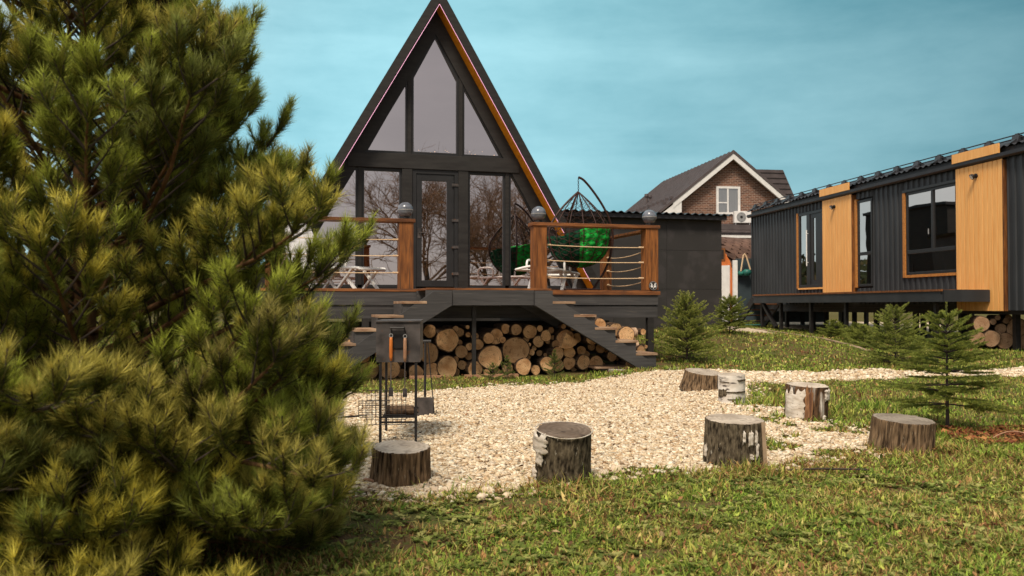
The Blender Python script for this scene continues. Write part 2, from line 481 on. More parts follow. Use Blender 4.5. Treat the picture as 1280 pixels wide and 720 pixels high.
class MB:
    def __init__(s):
        s.V = []
        s.F = []
        s.mi = []
        s.m = 0

    def add(s, V, F):
        n = len(s.V)
        s.V += [tuple(map(float, v)) for v in V]
        for f in F:
            s.F.append([i + n for i in f])
            s.mi.append(s.m)
        return s

    def box(s, x0, x1, y0, y1, z0, z1):
        V = [(x0, y0, z0), (x1, y0, z0), (x1, y1, z0), (x0, y1, z0), (x0, y0, z1), (x1, y0, z1), (x1, y1, z1), (x0, y1, z1)]
        F = [(0, 3, 2, 1), (4, 5, 6, 7), (0, 1, 5, 4), (1, 2, 6, 5), (2, 3, 7, 6), (3, 0, 4, 7)]
        return s.add(V, F)

    def bar(s, p0, p1, w, h, up=(0, 0, 1)):
        p0, p1 = Vector(p0), Vector(p1)
        d = (p1 - p0).normalized()
        u = Vector(up)
        if abs(d.dot(u)) > 0.99:
            u = Vector((0, 1, 0))
        a = d.cross(u).normalized()
        b = a.cross(d).normalized()
        V = []
        for p in (p0, p1):
            for i, j in ((-1, -1), (1, -1), (1, 1), (-1, 1)):
                V.append(p + a * (w / 2 * i) + b * (h / 2 * j))
        return s.add(V, [(0, 3, 2, 1), (4, 5, 6, 7), (0, 1, 5, 4), (1, 2, 6, 5), (2, 3, 7, 6), (3, 0, 4, 7)])

    def tube(s, pts, r, n=6, caps=True):
        P = [Vector(p) for p in pts]
        rs = r if isinstance(r, (list, tuple)) else [r] * len(P)
        V = []
        a = None
        for i, p in enumerate(P):
            d = (P[min(i + 1, len(P) - 1)] - P[max(i - 1, 0)])
            d = d.normalized() if d.length > 1e-9 else Vector((0, 0, 1))
            if a is None:
                a = d.cross(Vector((0, 0, 1)))
                if a.length < 0.05:
                    a = d.cross(Vector((1, 0, 0)))
            a = (a - d * a.dot(d)).normalized()
            b = d.cross(a)
            for k in range(n):
                t = 2 * math.pi * k / n
                V.append(p + (a * math.cos(t) + b * math.sin(t)) * rs[i])
        F = []
        for i in range(len(P) - 1):
            for k in range(n):
                k2 = (k + 1) % n
                F.append((i * n + k, i * n + k2, (i + 1) * n + k2, (i + 1) * n + k))
        if caps:
            F.append(tuple(range(n))[::-1])
            F.append(tuple((len(P) - 1) * n + k for k in range(n)))
        return s.add(V, F)

    def prism(s, poly, y0, y1):
        """polygon in x,z extruded from y0 to y1"""
        n = len(poly)
        V = [(x, y0, z) for x, z in poly] + [(x, y1, z) for x, z in poly]
        F = [tuple(range(n)), tuple(range(2 * n - 1, n - 1, -1))]
        for i in range(n):
            j = (i + 1) % n
            F.append((i, i + n, j + n, j))
        return s.add(V, F)

    def lathe(s, prof, c=(0, 0, 0), n=16):
        V = []
        for r, z in prof:
            for k in range(n):
                t = 2 * math.pi * k / n
                V.append((c[0] + r * math.cos(t), c[1] + r * math.sin(t), c[2] + z))
        F = []
        for i in range(len(prof) - 1):
            for k in range(n):
                k2 = (k + 1) % n
                F.append((i * n + k, i * n + k2, (i + 1) * n + k2, (i + 1) * n + k))
        F.append(tuple(range(n))[::-1])
        F.append(tuple((len(prof) - 1) * n + k for k in range(n)))
        return s.add(V, F)

    def build(s, name, mats, parent=None, smooth=False, bevel=0, loc=None, rot=None):
        o = raw(name, s.V, s.F, mats, parent, smooth, s.mi if isinstance(mats, (list, tuple)) else None, loc=loc, rot=rot)
        if bevel:
            bm = o.modifiers.new('bevel', 'BEVEL')
            bm.width = bevel
            bm.segments = 2
            bm.limit_method = 'ANGLE'
        return o


def tag(o, label=None, cat=None, group=None, kind=None):
    if label:
        o['label'] = label
    if cat:
        o['category'] = cat
    if group:
        o['group'] = group
    if kind:
        o['kind'] = kind
    return o


def empty(name, loc, rz=0, label=None, cat=None, group=None):
    o = bpy.data.objects.new(name, None)
    col.objects.link(o)
    o.empty_display_size = 0.2
    o.location = loc
    o.rotation_euler = (0, 0, rz)
    return tag(o, label, cat, group)


def dup(o, parent=None):
    c = o.copy()
    col.objects.link(c)
    c.parent = parent
    for ch in list(o.children):
        dup(ch, c)
    return c


def copies(o0, name, parent, places):
    """copies of a part sharing its mesh, one per location"""
    for p in places:
        c = o0.copy()
        c.name = name
        c.parent = parent
        c.location = p
        col.objects.link(c)


# ------------------------------------------------------------------ terrain
def sst(a, b, x):
    t = np.clip((x - a) / (b - a), 0, 1)
    return t * t * (3 - 2 * t)


def gz(x, y):
    x = np.asarray(x, dtype=float)
    y = np.asarray(y, dtype=float)
    z = -0.10 * sst(6, 11, y) * (1 - sst(0.8, 2.2, x)) * (1 - sst(14, 17, y))
    z = z + 0.022 * np.clip(y - 13, 0, 17)
    z = z + 0.30 * np.exp(-((x - 4) / 2.2) ** 2) * sst(14, 18, y) * (1 - sst(24, 30, y))
    near = (1 - sst(18, 26, np.hypot(x, y)))
    z = z + near * (0.012 * np.sin(2.1 * x + 1.3 * y) + 0.008 * np.sin(5.3 * x - 3.1 * y + 1) + 0.006 * np.sin(9.7 * x + 7.3 * y + 2)
                    + 0.004 * np.sin(17 * x - 13 * y))
    return z


def gzf(x, y):
    return float(gz(x, y))


def axis(lo, hi, fine0, fine1, st):
    a = list(np.arange(fine0, fine1 + 1e-6, st))
    s_ = st
    v = fine1
    while v < hi:
        s_ *= 1.25
        v += s_
        a.append(min(v, hi))
    s_ = st
    v = fine0
    while v > lo:
        s_ *= 1.25
        v -= s_
        a.insert(0, max(v, lo))
    return np.array(a)


gx = axis(-1500, 1500, -5, 8, 0.12)
gy = axis(-400, 2500, 1.5, 22, 0.12)
X, Y = np.meshgrid(gx, gy)
Vg = np.stack([X, Y, gz(X, Y)], -1).reshape(-1, 3)
nx, ny = len(gx), len(gy)
ii = (np.arange(ny - 1)[:, None] * nx + np.arange(nx - 1)[None, :]).ravel()
Fg = np.stack([ii, ii + 1, ii + nx + 1, ii + nx], -1)
M['soil'] = mat('lawn_soil', (0.10, 0.10, 0.032), (0.13, 0.075, 0.04), 2.3, rough=0.95, bump=0.8, bdist=0.02, c3=(0.10, 0.115, 0.03), sc3=14,
                f3=0.5, spec=0.05, bscale=60)
g = raw('ground', Vg, Fg, M['soil'], smooth=True)
tag(g, kind='structure')

# gravel areas as polygons on the ground
G_MAIN = np.array([(-3.2, 9.6), (-2.0, 10.4), (-0.8, 10.9), (0.66, 11.9), (2.2, 12.75), (3.2, 12.9), (3.25, 11.6), (2.9, 10.6), (2.5, 9.4), (2.15, 8.6),
                   (1.95, 7.4), (1.75, 6.3), (1.55, 5.5), (1.14, 5.2), (0.54, 5.0), (0.25, 4.78), (-0.165, 4.56), (-0.485, 4.46), (-0.95, 4.62), (-1.7, 4.7),
                   (-2.7, 5.3), (-3.4, 7)])
G_PATH = np.array([(3.0, 12.9), (4.2, 12.6), (5.5, 12.75), (7.7, 13.1), (12, 13.6), (12, 12.4), (6.9, 11.95), (5.1, 11.5), (3.6, 10.9), (2.9, 10.5)])
G_MIX = np.array([(1.9, 8.3), (2.35, 8.2), (2.45, 7.1), (2.65, 6.3), (2.3, 5.7), (1.5, 5.3), (1.6, 6.3)])
G_BACK = np.array([(4.9, 19.0), (6.3, 20.5), (6.6, 23.6), (6.4, 31), (10, 40), (4, 40), (5.2, 24)])
G_UNDER = np.array([(10.6, 17.6), (12.2, 16.8), (14, 30), (9.5, 33), (7.9, 26)])


def psd(poly, x, y):
    """signed distance, positive inside"""
    x = np.asarray(x, float)
    y = np.asarray(y, float)
    d = np.full(x.shape, 1e9)
    ins = np.zeros(x.shape, bool)
    n = len(poly)
    for i in range(n):
        ax, ay = poly[i]
        bx, by = poly[(i + 1) % n]
        ex, ey = bx - ax, by - ay
        t = np.clip(((x - ax) * ex + (y - ay) * ey) / (ex * ex + ey * ey), 0, 1)
        d = np.minimum(d, np.hypot(x - ax - t * ex, y - ay - t * ey))
        c = ((ay > y) != (by > y)) & (x < (bx - ax) * (y - ay) / (by - ay + 1e-12) + ax)
        ins ^= c
    return np.where(ins, d, -d)


def wob(x, y):
    return (np.sin(2.3 * x + 1.1 * y) + np.sin(4.1 * y - 2.9 * x + 1.7) + 0.7 * np.sin(8.3 * x + 5.9 * y + .5) + 0.6 * np.sin(13 * x - 11 * y)
            + 0.5 * np.sin(23 * x + 19 * y + 2)) / 3.8


def patch(x, y):
    return (np.sin(5.1 * x + 3.3 * y + .8) + np.sin(7.7 * y - 6.1 * x) + 0.8 * np.sin(14 * x + 9 * y) + 0.8 * np.sin(17 * y - 12 * x + 1.1)) / 3.6


def gravelness(x, y):
    w = wob(x, y)
    a = psd(G_MAIN, x, y) + 0.14 * w
    b_ = psd(G_PATH, x, y) + 0.16 * w
    u = np.maximum(psd(G_BACK, x, y), psd(G_UNDER, x, y)) + 0.15 * w
    c = np.minimum(psd(G_MIX, x, y) + 0.1 * w, patch(x, y) * 0.5 + 0.08)
    return np.maximum(np.maximum(a, b_), np.maximum(c, u))


hx = np.arange(-3.8, 14.5, 0.06)
hy = np.arange(4.2, 34, 0.06)
HX, HY = np.meshgrid((hx[:-1] + hx[1:]) / 2, (hy[:-1] + hy[1:]) / 2)
keep = gravelness(HX, HY) > -0.01
vi, vj = np.nonzero(keep)
corner = {}
VX, VY = np.meshgrid(hx, hy)
idx = np.full(VX.shape, -1)
nxh = len(hx)
q = np.stack([vi * nxh + vj, vi * nxh + vj + 1, (vi + 1) * nxh + vj + 1, (vi + 1) * nxh + vj], -1)
un, inv = np.unique(q, return_inverse=True)
vxs, vys = VX.ravel()[un], VY.ravel()[un]
Vb = np.stack([vxs, vys, gz(vxs, vys) + 0.006], -1)
M['gravelbed'] = mat('gravel_bed', (0.66, 0.54, 0.39), (0.38, 0.29, 0.20), 45, rough=0.95, bump=1.0, bdist=0.012, detail=3, spec=0.05,
                     c3=(0.78, 0.68, 0.54), sc3=70, f3=0.55)
tag(raw('gravel_path', Vb, inv.reshape(-1, 4), M['gravelbed'], smooth=True), kind='structure')


# ---------- gravel chips (uncountable): squashed 8-corner stones
def chips(name, n_try, box, smin, smax, thr=0.0, extra=None):
    x = rng.uniform(box[0], box[1], n_try)
    y = box[2] + (box[3] - box[2]) * rng.random(n_try) ** 1.5
    k = gravelness(x, y) > thr
    if extra is not None:
        k |= extra(x, y)
    x, y = x[k], y[k]
    n = len(x)
    cube = np.array([(-1, -1, -1), (1, -1, -1), (1, 1, -1), (-1, 1, -1), (-1, -1, 1), (1, -1, 1), (1, 1, 1), (-1, 1, 1)], float) * 0.5
    cube = cube[None] * (1 + rng.uniform(-0.42, 0.42, (n, 8, 3)))
    s = rng.uniform(smin, smax, n)[:, None, None] * rng.uniform(0.55, 1.15, (n, 1, 3)) * np.array([1.1, 1, 0.62])
    P = cube * s
    a = rng.uniform(0, 6.28, n)
    t = rng.normal(0, 0.35, n)
    ca, sa, ct, st = np.cos(a)[:, None], np.sin(a)[:, None], np.cos(t)[:, None], np.sin(t)[:, None]
    px, py, pz = P[..., 0], P[..., 1], P[..., 2]
    py, pz = py * ct - pz * st, py * st + pz * ct
    px, py = px * ca - py * sa, px * sa + py * ca
    z0 = gz(x, y) + 0.006 + s[:, 0, 2] * 0.22
    V = np.stack([px + x[:, None], py + y[:, None], pz + z0[:, None]], -1).reshape(-1, 3)
    F = np.array([(0, 3, 2, 1), (4, 5, 6, 7), (0, 1, 5, 4), (1, 2, 6, 5), (2, 3, 7, 6), (3, 0, 4, 7)])
    F = (F[None] + (np.arange(n) * 8)[:, None, None]).reshape(-1, 4)
    pal = np.array([(0.70, 0.57, 0.40), (0.58, 0.44, 0.28), (0.82, 0.73, 0.57), (0.46, 0.32, 0.19), (0.66, 0.54, 0.40), (0.22, 0.15, 0.09)])
    c = pal[rng.choice(6, n, p=[.31, .22, .22, .10, .11, .04])] * rng.uniform(0.8, 1.12, (n, 1))
    o = raw(name, V, F, M['pebbles'], colr=np.repeat(c, 8, 0))
    return o


def edge_scatter(x, y):
    gsd = gravelness(x, y)
    return (gsd > -0.22) & (rng.random(len(x)) < 0.16)


tag(chips('gravel', 120000, (-3.0, 3.4, 4.3, 13), 0.009, 0.027, -0.01, edge_scatter),
    'pale cream crushed gravel covering the yard around the log stumps', 'gravel', kind='stuff')
tag(chips('gravel', 16000, (2.6, 11, 10.4, 13.8), 0.02, 0.045, 0.0),
    'cream gravel strip of the footpath crossing the lawn to the right', 'gravel', kind='stuff')

# ---------- grass
BARE = [(-0.45, 3.95, 0.45, 0.24), (0.0, 4.25, 0.36, 0.15), (-0.6, 3.55, 0.5, 0.22), (3.85, 6.35, 0.75, 0.3), (1.3, 4.7, 0.3, 0.12), (2.1, 4.6, 0.28, 0.1), (-0.9, 4.4, 0.3, 0.2),
        (1.95, 3.7, 0.22, 0.1), (0.5, 3.4, 0.2, 0.08), (0.9, 4.2, 0.24, 0.07), (2.6, 3.4, 0.2, 0.09)]


def bare(x, y):
    r = np.zeros(x.shape)
    for bx, by, rx, ry in BARE:
        r = np.maximum(r, 1 - np.hypot((x - bx) / rx, (y - by) / ry))
    return r


def grass(n, yr, hw, hmin, hmax, wid, broad=0.25, tall=None, lay=0.9):
    y = rng.uniform(yr[0], yr[1], n)
    y = yr[0] + (yr[1] - yr[0]) * rng.random(n) ** 1.25
    lo = np.maximum(-hw[0], -0.62 * y - .3)
    hi = np.minimum(hw[1], 0.62 * y + .4)
    x = lo + (hi - lo) * rng.random(n)
    gsd = gravelness(x, y)
    tuft = .6 * patch(x * 0.9, y * 0.9) + .6 * patch(x * 2.7 + 1, y * 2.7)
    k = ((gsd < -0.02) | ((gsd < 0.25) & (patch(x * 3, y * 3 + 4) > 0.62))) & (rng.random(n) > np.clip(bare(x, y) * 3, 0, 0.93)) & (rng.random(n) < 0.80 + 0.4 * tuft)
    # keep the wood pile, shed and house footprints clear
    lx = (x + 1.44) * math.cos(R(15.5)) + (y - 16.4) * math.sin(R(15.5))
    ly = -(x + 1.44) * math.sin(R(15.5)) + (y - 16.4) * math.cos(R(15.5))
    k &= ~((lx > -3.3) & (lx < 3.2) & (ly > -3.85)) & ~((lx >= 3.2) & (lx < 7.2) & (ly > 1.9))
    x, y, tuft = x[k], y[k], tuft[k]
    n = len(x)
    h = rng.uniform(hmin, hmax, n) * (0.85 + 0.5 * tuft)
    if tall is not None:
        h = h * tall(x, y)
    br = rng.random(n) < broad
    w = wid * rng.uniform(0.6, 1.3, n) * np.where(br, 2.6, 1.0)
    h = h * np.where(br, 0.75, 1.0)
    a = rng.uniform(0, 6.28, n)
    tilt = np.clip(rng.normal(lay, 0.35, n), 0.05, 1.5) + np.where(br, 0.25, 0)
    dx, dy = np.cos(a), np.sin(a)
    b2 = a + 1.57 + rng.normal(0, 0.5, n)
    sx_, sy_ = np.cos(b2) * w / 2, np.sin(b2) * w / 2
    z = gz(x, y)
    hz, hr = h * np.cos(tilt), h * np.sin(tilt)
    P0 = np.stack([x - sx_, y - sy_, z - 0.004], -1)
    P1 = np.stack([x + sx_, y + sy_, z - 0.004], -1)
    mx_ = 0.42
    bend = 1.18
    P2 = np.stack([x + dx * hr * mx_ + sx_ * np.where(br, 1.3, 0.8), y + dy * hr * mx_ + sy_ * np.where(br, 1.3, 0.8), z + hz * mx_ * bend + 0.004], -1)
    P3 = np.stack([x + dx * hr * mx_ - sx_ * np.where(br, 1.3, 0.8), y + dy * hr * mx_ - sy_ * np.where(br, 1.3, 0.8), z + hz * mx_ * bend + 0.004], -1)
    P4 = np.stack([x + dx * hr, y + dy * hr, z + hz + 0.003], -1)
    V = np.stack([P0, P1, P2, P3, P4], 1).reshape(-1, 3)
    i0 = np.arange(n) * 5
    F3 = np.concatenate([np.stack([i0, i0 + 1, i0 + 2], -1), np.stack([i0, i0 + 2, i0 + 3], -1), np.stack([i0 + 3, i0 + 2, i0 + 4], -1)])
    pal = np.array([(0.235, 0.31, 0.055), (0.42, 0.47, 0.10), (0.12, 0.18, 0.036), (0.54, 0.45, 0.17), (0.42, 0.24, 0.10), (0.17, 0.085, 0.043)])
    dry = np.clip(0.10 + 0.34 * wob(x * .7, y * .7) + 0.17 * (y < 6) + 0.5 * np.clip(bare(x, y) + .3, 0, 1), 0.05, 0.72)
    u = rng.random(n)
    ci = np.where(u < dry, 3 + (rng.random(n) * 3).astype(int), (rng.random(n) * 3).astype(int))
    c = pal[ci] * rng.uniform(0.65, 1.3, (n, 1))
    # the turf is a mix of fresh and tired clumps
    cl = np.clip(.5 + .75 * wob(x * 1.9 + 3, y * 1.9), 0, 1)[:, None]
    c = c * (cl * np.array([.88, 1.05, .80]) + (1 - cl) * np.array([1.16, .98, 1.1]))
    return raw('grass', V, F3, M['grass'], colr=np.repeat(c, 5, 0))


def tallf(x, y):
    t = np.ones(x.shape)
    for cx, cy, r, f in ((2.9, 8.6, 0.9, 1.0), (2.45, 8.3, 0.35, 1.3), (1.33, 5.0, 0.3, 1.0), (0.27, 4.62, 0.3, 1.1), (-0.35, 4.5, 0.12, 1.4), (2.75, 5.6, 0.35, 1.2)):
        t += f * np.exp(-(((x - cx) / r) ** 2 + ((y - cy) / r) ** 2))
    return t


tag(grass(290000, (2.4, 6.2), (3.2, 4.2), 0.022, 0.070, 0.0042, 0.32, tallf, 1.08),
    'short straggly olive green grass of the near lawn with dry stalks', 'grass', kind='stuff')
tag(grass(120000, (6.2, 12.5), (6, 8), 0.03, 0.075, 0.006, 0.25, tallf, 0.8),
    'green grass around and between the stumps and the small spruces', 'grass', kind='stuff')
tag(grass(150000, (12.5, 30), (14, 12), 0.035, 0.085, 0.013, 0.2, None, 0.75),
    'brighter green lawn behind the footpath up to the dark cabins', 'grass', kind='stuff')


def litter(n, box, smin, smax, cond, pal, lift=0.012):
    x = rng.uniform(box[0], box[1], n)
    y = rng.uniform(box[2], box[3], n)
    k = cond(x, y)
    x, y = x[k], y[k]
    n = len(x)
    s = rng.uniform(smin, smax, n)
    a = rng.uniform(0, 6.28, n)
    ex = np.stack([np.cos(a), np.sin(a), rng.normal(0, .35, n)], -1) * s[:, None]
    ey = np.stack([-np.sin(a), np.cos(a), rng.normal(0, .35, n)], -1) * s[:, None] * rng.uniform(0.3, 0.7, (n, 1))
    c0 = np.stack([x, y, gz(x, y) + lift + rng.uniform(0, .015, n)], -1)
    V = np.stack([c0 - ex, c0 + ey + (0, 0, .004), c0 + ex, c0 - ey + (0, 0, .004)], 1).reshape(-1, 3)
    i0 = np.arange(n) * 4
    F = np.concatenate([np.stack([i0, i0 + 1, i0 + 2], -1), np.stack([i0, i0 + 2, i0 + 3], -1)])
    pal = np.array(pal)
    c = pal[rng.integers(0, len(pal), n)] * rng.uniform(0.7, 1.3, (n, 1))
    return raw('fallen_leaves', V, F, M['leaves'], colr=np.repeat(c, 4, 0))


tag(litter(8500, (-2.5, 6.5, 2.5, 13), 0.006, 0.020, lambda x, y: (gravelness(x, y) < 0.05) | (rng.random(len(x)) < .55),
           [(0.24, 0.11, 0.05), (0.32, 0.17, 0.07), (0.14, 0.075, 0.04), (0.42, 0.30, 0.16)]),
    'scattered brown dead leaves and bark bits lying over the lawn and gravel', 'leaf litter', kind='stuff')
# clover and plantain rosettes in the trodden left corner of the lawn
def weeds(n, box):
    x0 = rng.uniform(box[0], box[1], n)
    y0 = rng.uniform(box[2], box[3], n)
    k = (gravelness(x0, y0) < -.05) & (patch(x0 * 1.3 + 2, y0 * 1.3) > -.15)
    x0, y0 = x0[k], y0[k]
    m_ = 6
    n = len(x0)
    a = (np.arange(m_)[None] * 6.283 / m_ + rng.uniform(0, 6.28, (n, 1)) + rng.normal(0, .25, (n, m_)))
    l_ = rng.uniform(.012, .032, (n, 1)) * rng.uniform(.7, 1.2, (n, m_))
    w = l_ * .38
    z = gz(x0, y0)[:, None]
    dx, dy = np.cos(a), np.sin(a)
    X0, Y0 = x0[:, None] + 0 * a, y0[:, None] + 0 * a
    up = rng.uniform(.1, .8, (n, m_))
    P0 = np.stack([X0, Y0, z + .006 + 0 * a], -1)
    P1 = np.stack([X0 + dx * l_ * .6 - dy * w, Y0 + dy * l_ * .6 + dx * w, z + .010 + l_ * up * .6], -1)
    P2 = np.stack([X0 + dx * l_ * 1.1, Y0 + dy * l_ * 1.1, z + .008 + l_ * up * .75], -1)
    P3 = np.stack([X0 + dx * l_ * .6 + dy * w, Y0 + dy * l_ * .6 - dx * w, z + .010 + l_ * up * .6], -1)
    V = np.stack([P0, P1, P2, P3], 2).reshape(-1, 3)
    q = n * m_
    F = (np.arange(q) * 4)[:, None] + np.arange(4)[None]
    pal = np.array([(.17, .215, .05), (.27, .31, .08), (.12, .155, .04), (.36, .35, .12)])
    c = np.repeat(pal[rng.integers(0, 4, n)] * rng.uniform(.8, 1.2, (n, 1)), m_ * 4, 0)
    return raw('clover', V, F, M['grass'], colr=c)


tag(weeds(5200, (-1.7, 2.6, 2.6, 4.9)), 'low clover and plantain leaves among the grass of the near lawn', 'ground cover', kind='stuff')
tag(litter(2600, (3.1, 5.2, 5.9, 6.9), 0.012, 0.035, lambda x, y: bare(x, y) > -0.1, [(0.26, 0.085, 0.035), (0.18, 0.06, 0.03), (0.36, 0.17, 0.06)]),
    'reddish brown litter heaped under the near spruce beside the right stump', 'leaf litter', kind='stuff')


# ------------------------------------------------------------------ A-frame cabin
AO = (-1.44, 16.4, 0)
AR = R(15.5)
ca_, sa_ = math.cos(AR), math.sin(AR)


def aw(x, y, z=0.0):
    return (AO[0] + x * ca_ - y * sa_, AO[1] + x * sa_ + y * ca_, z)


K = 0.5775
A = empty('a_frame_cabin', AO, AR, 'tall black A-frame cabin with a glazed triangular front behind a raised wooden deck', 'cabin')


def xin(z, top=6.5):
    return (top - z) * K


for sgn in (-1, 1):
    poly = [(0, 6.5), (0, 6.79), (sgn * xin(0.85, 6.79), 0.85), (sgn * xin(0.85), 0.85)]
    MB().prism(poly, -0.40, 7.0).build('roof_slope', M['roofmetal'], A)
    MB().prism([(0, 6.497), (0, 6.80), (sgn * xin(0.84, 6.80), 0.84), (sgn * xin(0.84, 6.497), 0.84)], -0.43, -0.402).build('fascia_board', M['dark'], A)
    # standing seams on the slope
    for k in range(1, 13):
        yy = -0.35 + k * 0.58
        MB().bar((sgn * 0.0, yy, 6.80), (sgn * xin(0.85, 6.80), yy, 0.85), 0.03, 0.03).build('roof_seam', M['roofmetal'], A)
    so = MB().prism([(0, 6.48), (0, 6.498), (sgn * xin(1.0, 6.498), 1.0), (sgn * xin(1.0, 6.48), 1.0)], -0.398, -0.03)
    so = so.build('soffit', M['soffit'] if sgn > 0 else M['dark'], A)  # left soffit gets the dark colour to stand in for its shade
    tag(so, 'orange soffit boards under the right eave' if sgn > 0 else 'soffit under the left eave, coloured dark for its shade')
    led = MB()
    led.tube([(sgn * 0.0, -0.437, 6.46), (sgn * (xin(1.42, 6.47)), -0.437, 1.42)], 0.0045, 6)
    led.build('light_strip', M['led'], A)
    # raking beam of the gable
    MB().prism([(0, 6.02), (0, 6.478), (sgn * xin(1.2, 6.478), 1.2), (sgn * xin(1.2, 6.02), 1.2)], -0.06, 0.08).build('raking_beam', M['dark'], A)
    MB().prism([(0, 5.985), (0, 6.02), (sgn * xin(1.3, 6.02), 1.3), (sgn * xin(1.3, 5.985), 1.3)], -0.03, 0.06).build('glazing_bead', M['frame'], A)
    MB().box(sgn * 0.53 - 0.095, sgn * 0.53 + 0.095, -0.07, 0.08, 1.28, 3.478).build('post', M['dark'], A, bevel=0.004)
    MB().box(sgn * 0.485 - 0.035, sgn * 0.485 + 0.035, -0.045, 0.06, 3.752, 5.30).build('mullion', M['dark'], A, bevel=0.003)
    MB().box(sgn * 1.39 - 0.035, sgn * 1.39 + 0.035, -0.045, 0.06, 1.33, 3.478).build('mullion', M['dark'], A, bevel=0.003)
MB().box(-1.62, 1.62, -0.08, 0.08, 3.48, 3.75).build('cross_beam', M['dark'], A, bevel=0.004)
MB().box(-2.75, 2.75, -0.05, 0.08, 1.2, 1.275).build('sill', M['dark'], A)
zt = 6.0


def pane(poly, frame_w=0.03):
    w = MB()
    n = len(poly)
    cx = sum(p[0] for p in poly) / n
    cz = sum(p[1] for p in poly) / n
    inner = [(cx + (px - cx) * (1 - frame_w * 2 / max(0.2, abs(px - cx) + 0.15)), cz + (pz - cz) * (1 - frame_w * 2 / max(0.2, abs(pz - cz) + 0.15))) for px, pz in poly]
    V = [(x, -0.02, z) for x, z in poly] + [(x, -0.02, z) for x, z in inner] + [(x, 0.02, z) for x, z in inner]
    F = []
    for i in range(n):
        j = (i + 1) % n
        F += [(i, j, j + n, i + n), (i + n, j + n, j + 2 * n, i + 2 * n)]
    fr = raw('window', V, F, M['frame'], A)
    raw('pane', [(x, 0.012, z) for x, z in inner], [tuple(range(n))[::-1]], M['glassup'], fr)


e = 0.003
pane([(-.45, 3.755), (.45, 3.755), (.45, zt - .45 / K), (0, zt), (-.45, zt - .45 / K)])
for s in (-1, 1):
    pane([(s * 1.29, 3.755), (s * .52, 3.755), (s * .52, zt - .52 / K)][::1 if s < 0 else -1])
    pane([(s * 1.355, 1.28), (s * .625, 1.28), (s * .625, 3.475), (s * 1.355, 3.475)][::1 if s < 0 else -1])
    pane([(s * 2.70, 1.28), (s * 1.425, 1.28), (s * 1.425, 3.475), (s * 1.455, 3.475)][::1 if s < 0 else -1])
# door
dfm = MB()
dfm.box(-.43, -.36, -.05, .06, 1.28, 3.475).box(.36, .43, -.05, .06, 1.28, 3.475).box(-.36, .36, -.05, .06, 3.40, 3.475)
dfm.build('door_frame', M['frame'], A)
dr = MB()
dr.box(-.355, -.25, -.035, .03, 1.30, 3.395).box(.22, .355, -.035, .03, 1.30, 3.395).box(-.25, .22, -.035, .03, 1.30, 1.42).box(-.25, .22, -.035, .03, 3.27, 3.395)
door = dr.build('door', M['frame'], A, bevel=0.004)
raw('door_pane', [(-.25, -.01, 1.42), (.22, -.01, 1.42), (.22, -.01, 3.27), (-.25, -.01, 3.27)], [(0, 1, 2, 3)], M['glassup'], door)
for z in (1.52, 2.02, 2.52, 3.18):
    MB().box(.31, .44, -.065, -.052, z, z + .05).build('hinge', M['steel'], door)
MB().tube([(-.30, -.04, 2.3), (-.30, -.09, 2.3), (-.19, -.09, 2.3)], 0.011, 8).box(-.33, -.27, -.045, -.036, 2.2, 2.38).build('handle', M['steel'], door)
# interior: floor, back wall
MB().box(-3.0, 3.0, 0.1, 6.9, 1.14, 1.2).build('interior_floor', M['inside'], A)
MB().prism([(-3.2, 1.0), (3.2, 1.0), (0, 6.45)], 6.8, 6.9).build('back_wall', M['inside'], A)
MB().box(-1.5, 1.5, 3.2, 6.7, 3.45, 3.6).build('loft_floor', M['inside'], A)
# fairy lights strung inside on the loft edge and at the left window
fl = empty('string_lights', aw(0, 0.35, 0), AR, 'string of tiny warm fairy lights draped inside above the cross beam of the A-frame', 'fairy lights')
pts = [(-.5 + i * .05, 0.0, 3.83 + 0.04 * math.sin(i * 1.3) + 0.02 * rnd.random()) for i in range(36)]
MB().tube(pts, 0.003, 4).build('wire', M['black'], fl)
bl = MB()
for i, p in enumerate(pts):
    for k in range(1):
        bl.lathe([(0.003, -.008), (0.008, 0), (0.003, .008)], (p[0] + rnd.uniform(-.02, .02), 0, p[2] + rnd.uniform(-.05, .07)), 5)
bl.build('bulbs', M['bulb'], fl)

# ------------------------------------------------------------------ deck of the A-frame
DZ = 1.17
D = empty('raised_deck', AO, AR, 'raised timber deck with brown posts and rope railing in front of the A-frame', 'deck')
bd = MB().box(-.066, .066, -3.04, -0.09, DZ - .0, DZ + .028).build('deck_board', M['brownh'], D, loc=(-3.02, 0, 0))
copies(bd, 'deck_board', D, [(-3.02 + .14 * i, 0, 0) for i in range(1, 44)])
MB().box(-3.1, 1.0, -3.085, -3.045, DZ - .01, DZ + .032).build('edge_board', M['brownh'], D, bevel=.003)
MB().box(1.003, 3.13, -3.10, -3.045, DZ - .048, DZ + .012).build('edge_board', M['brownh'], D, bevel=.003)
MB().box(-3.1, 3.1, -3.075, -3.03, 0.960, DZ - .012).build('fascia_board', M['greywood'], D, bevel=.003)
MB().box(-3.1, 3.1, -3.055, -3.01, 0.757, 0.950).build('fascia_board', M['greywood'], D, bevel=.003)
for s in (-3.1, 3.055):
    MB().box(s, s + .045, -3.03, -.1, 0.93, DZ - .002).build('side_board', M['greywood'], D, bevel=.003)
for x in (-2.9, -1.6, 2.98):
    MB().box(x - .05, x + .05, -3.06, -2.96, -.15, 0.756).build('support_post', M['dark'], D)
    MB().box(x - .05, x + .05, -.8, -.7, -.15, 1.0).build('support_post', M['dark'], D)
for y in (-2.4, -1.6, -.8):
    MB().box(-3.05, 3.05, y - .03, y + .03, 0.98, DZ - .003).build('joist', M['dark'], D)
PX = [-2.93, -0.995, 1.115, 3.015]
for x in PX:
    MB().box(x - .108, x + .108, -3.04, -2.83, DZ + .03, 2.20).build('railing_post', M['brown'], D, bevel=.006)
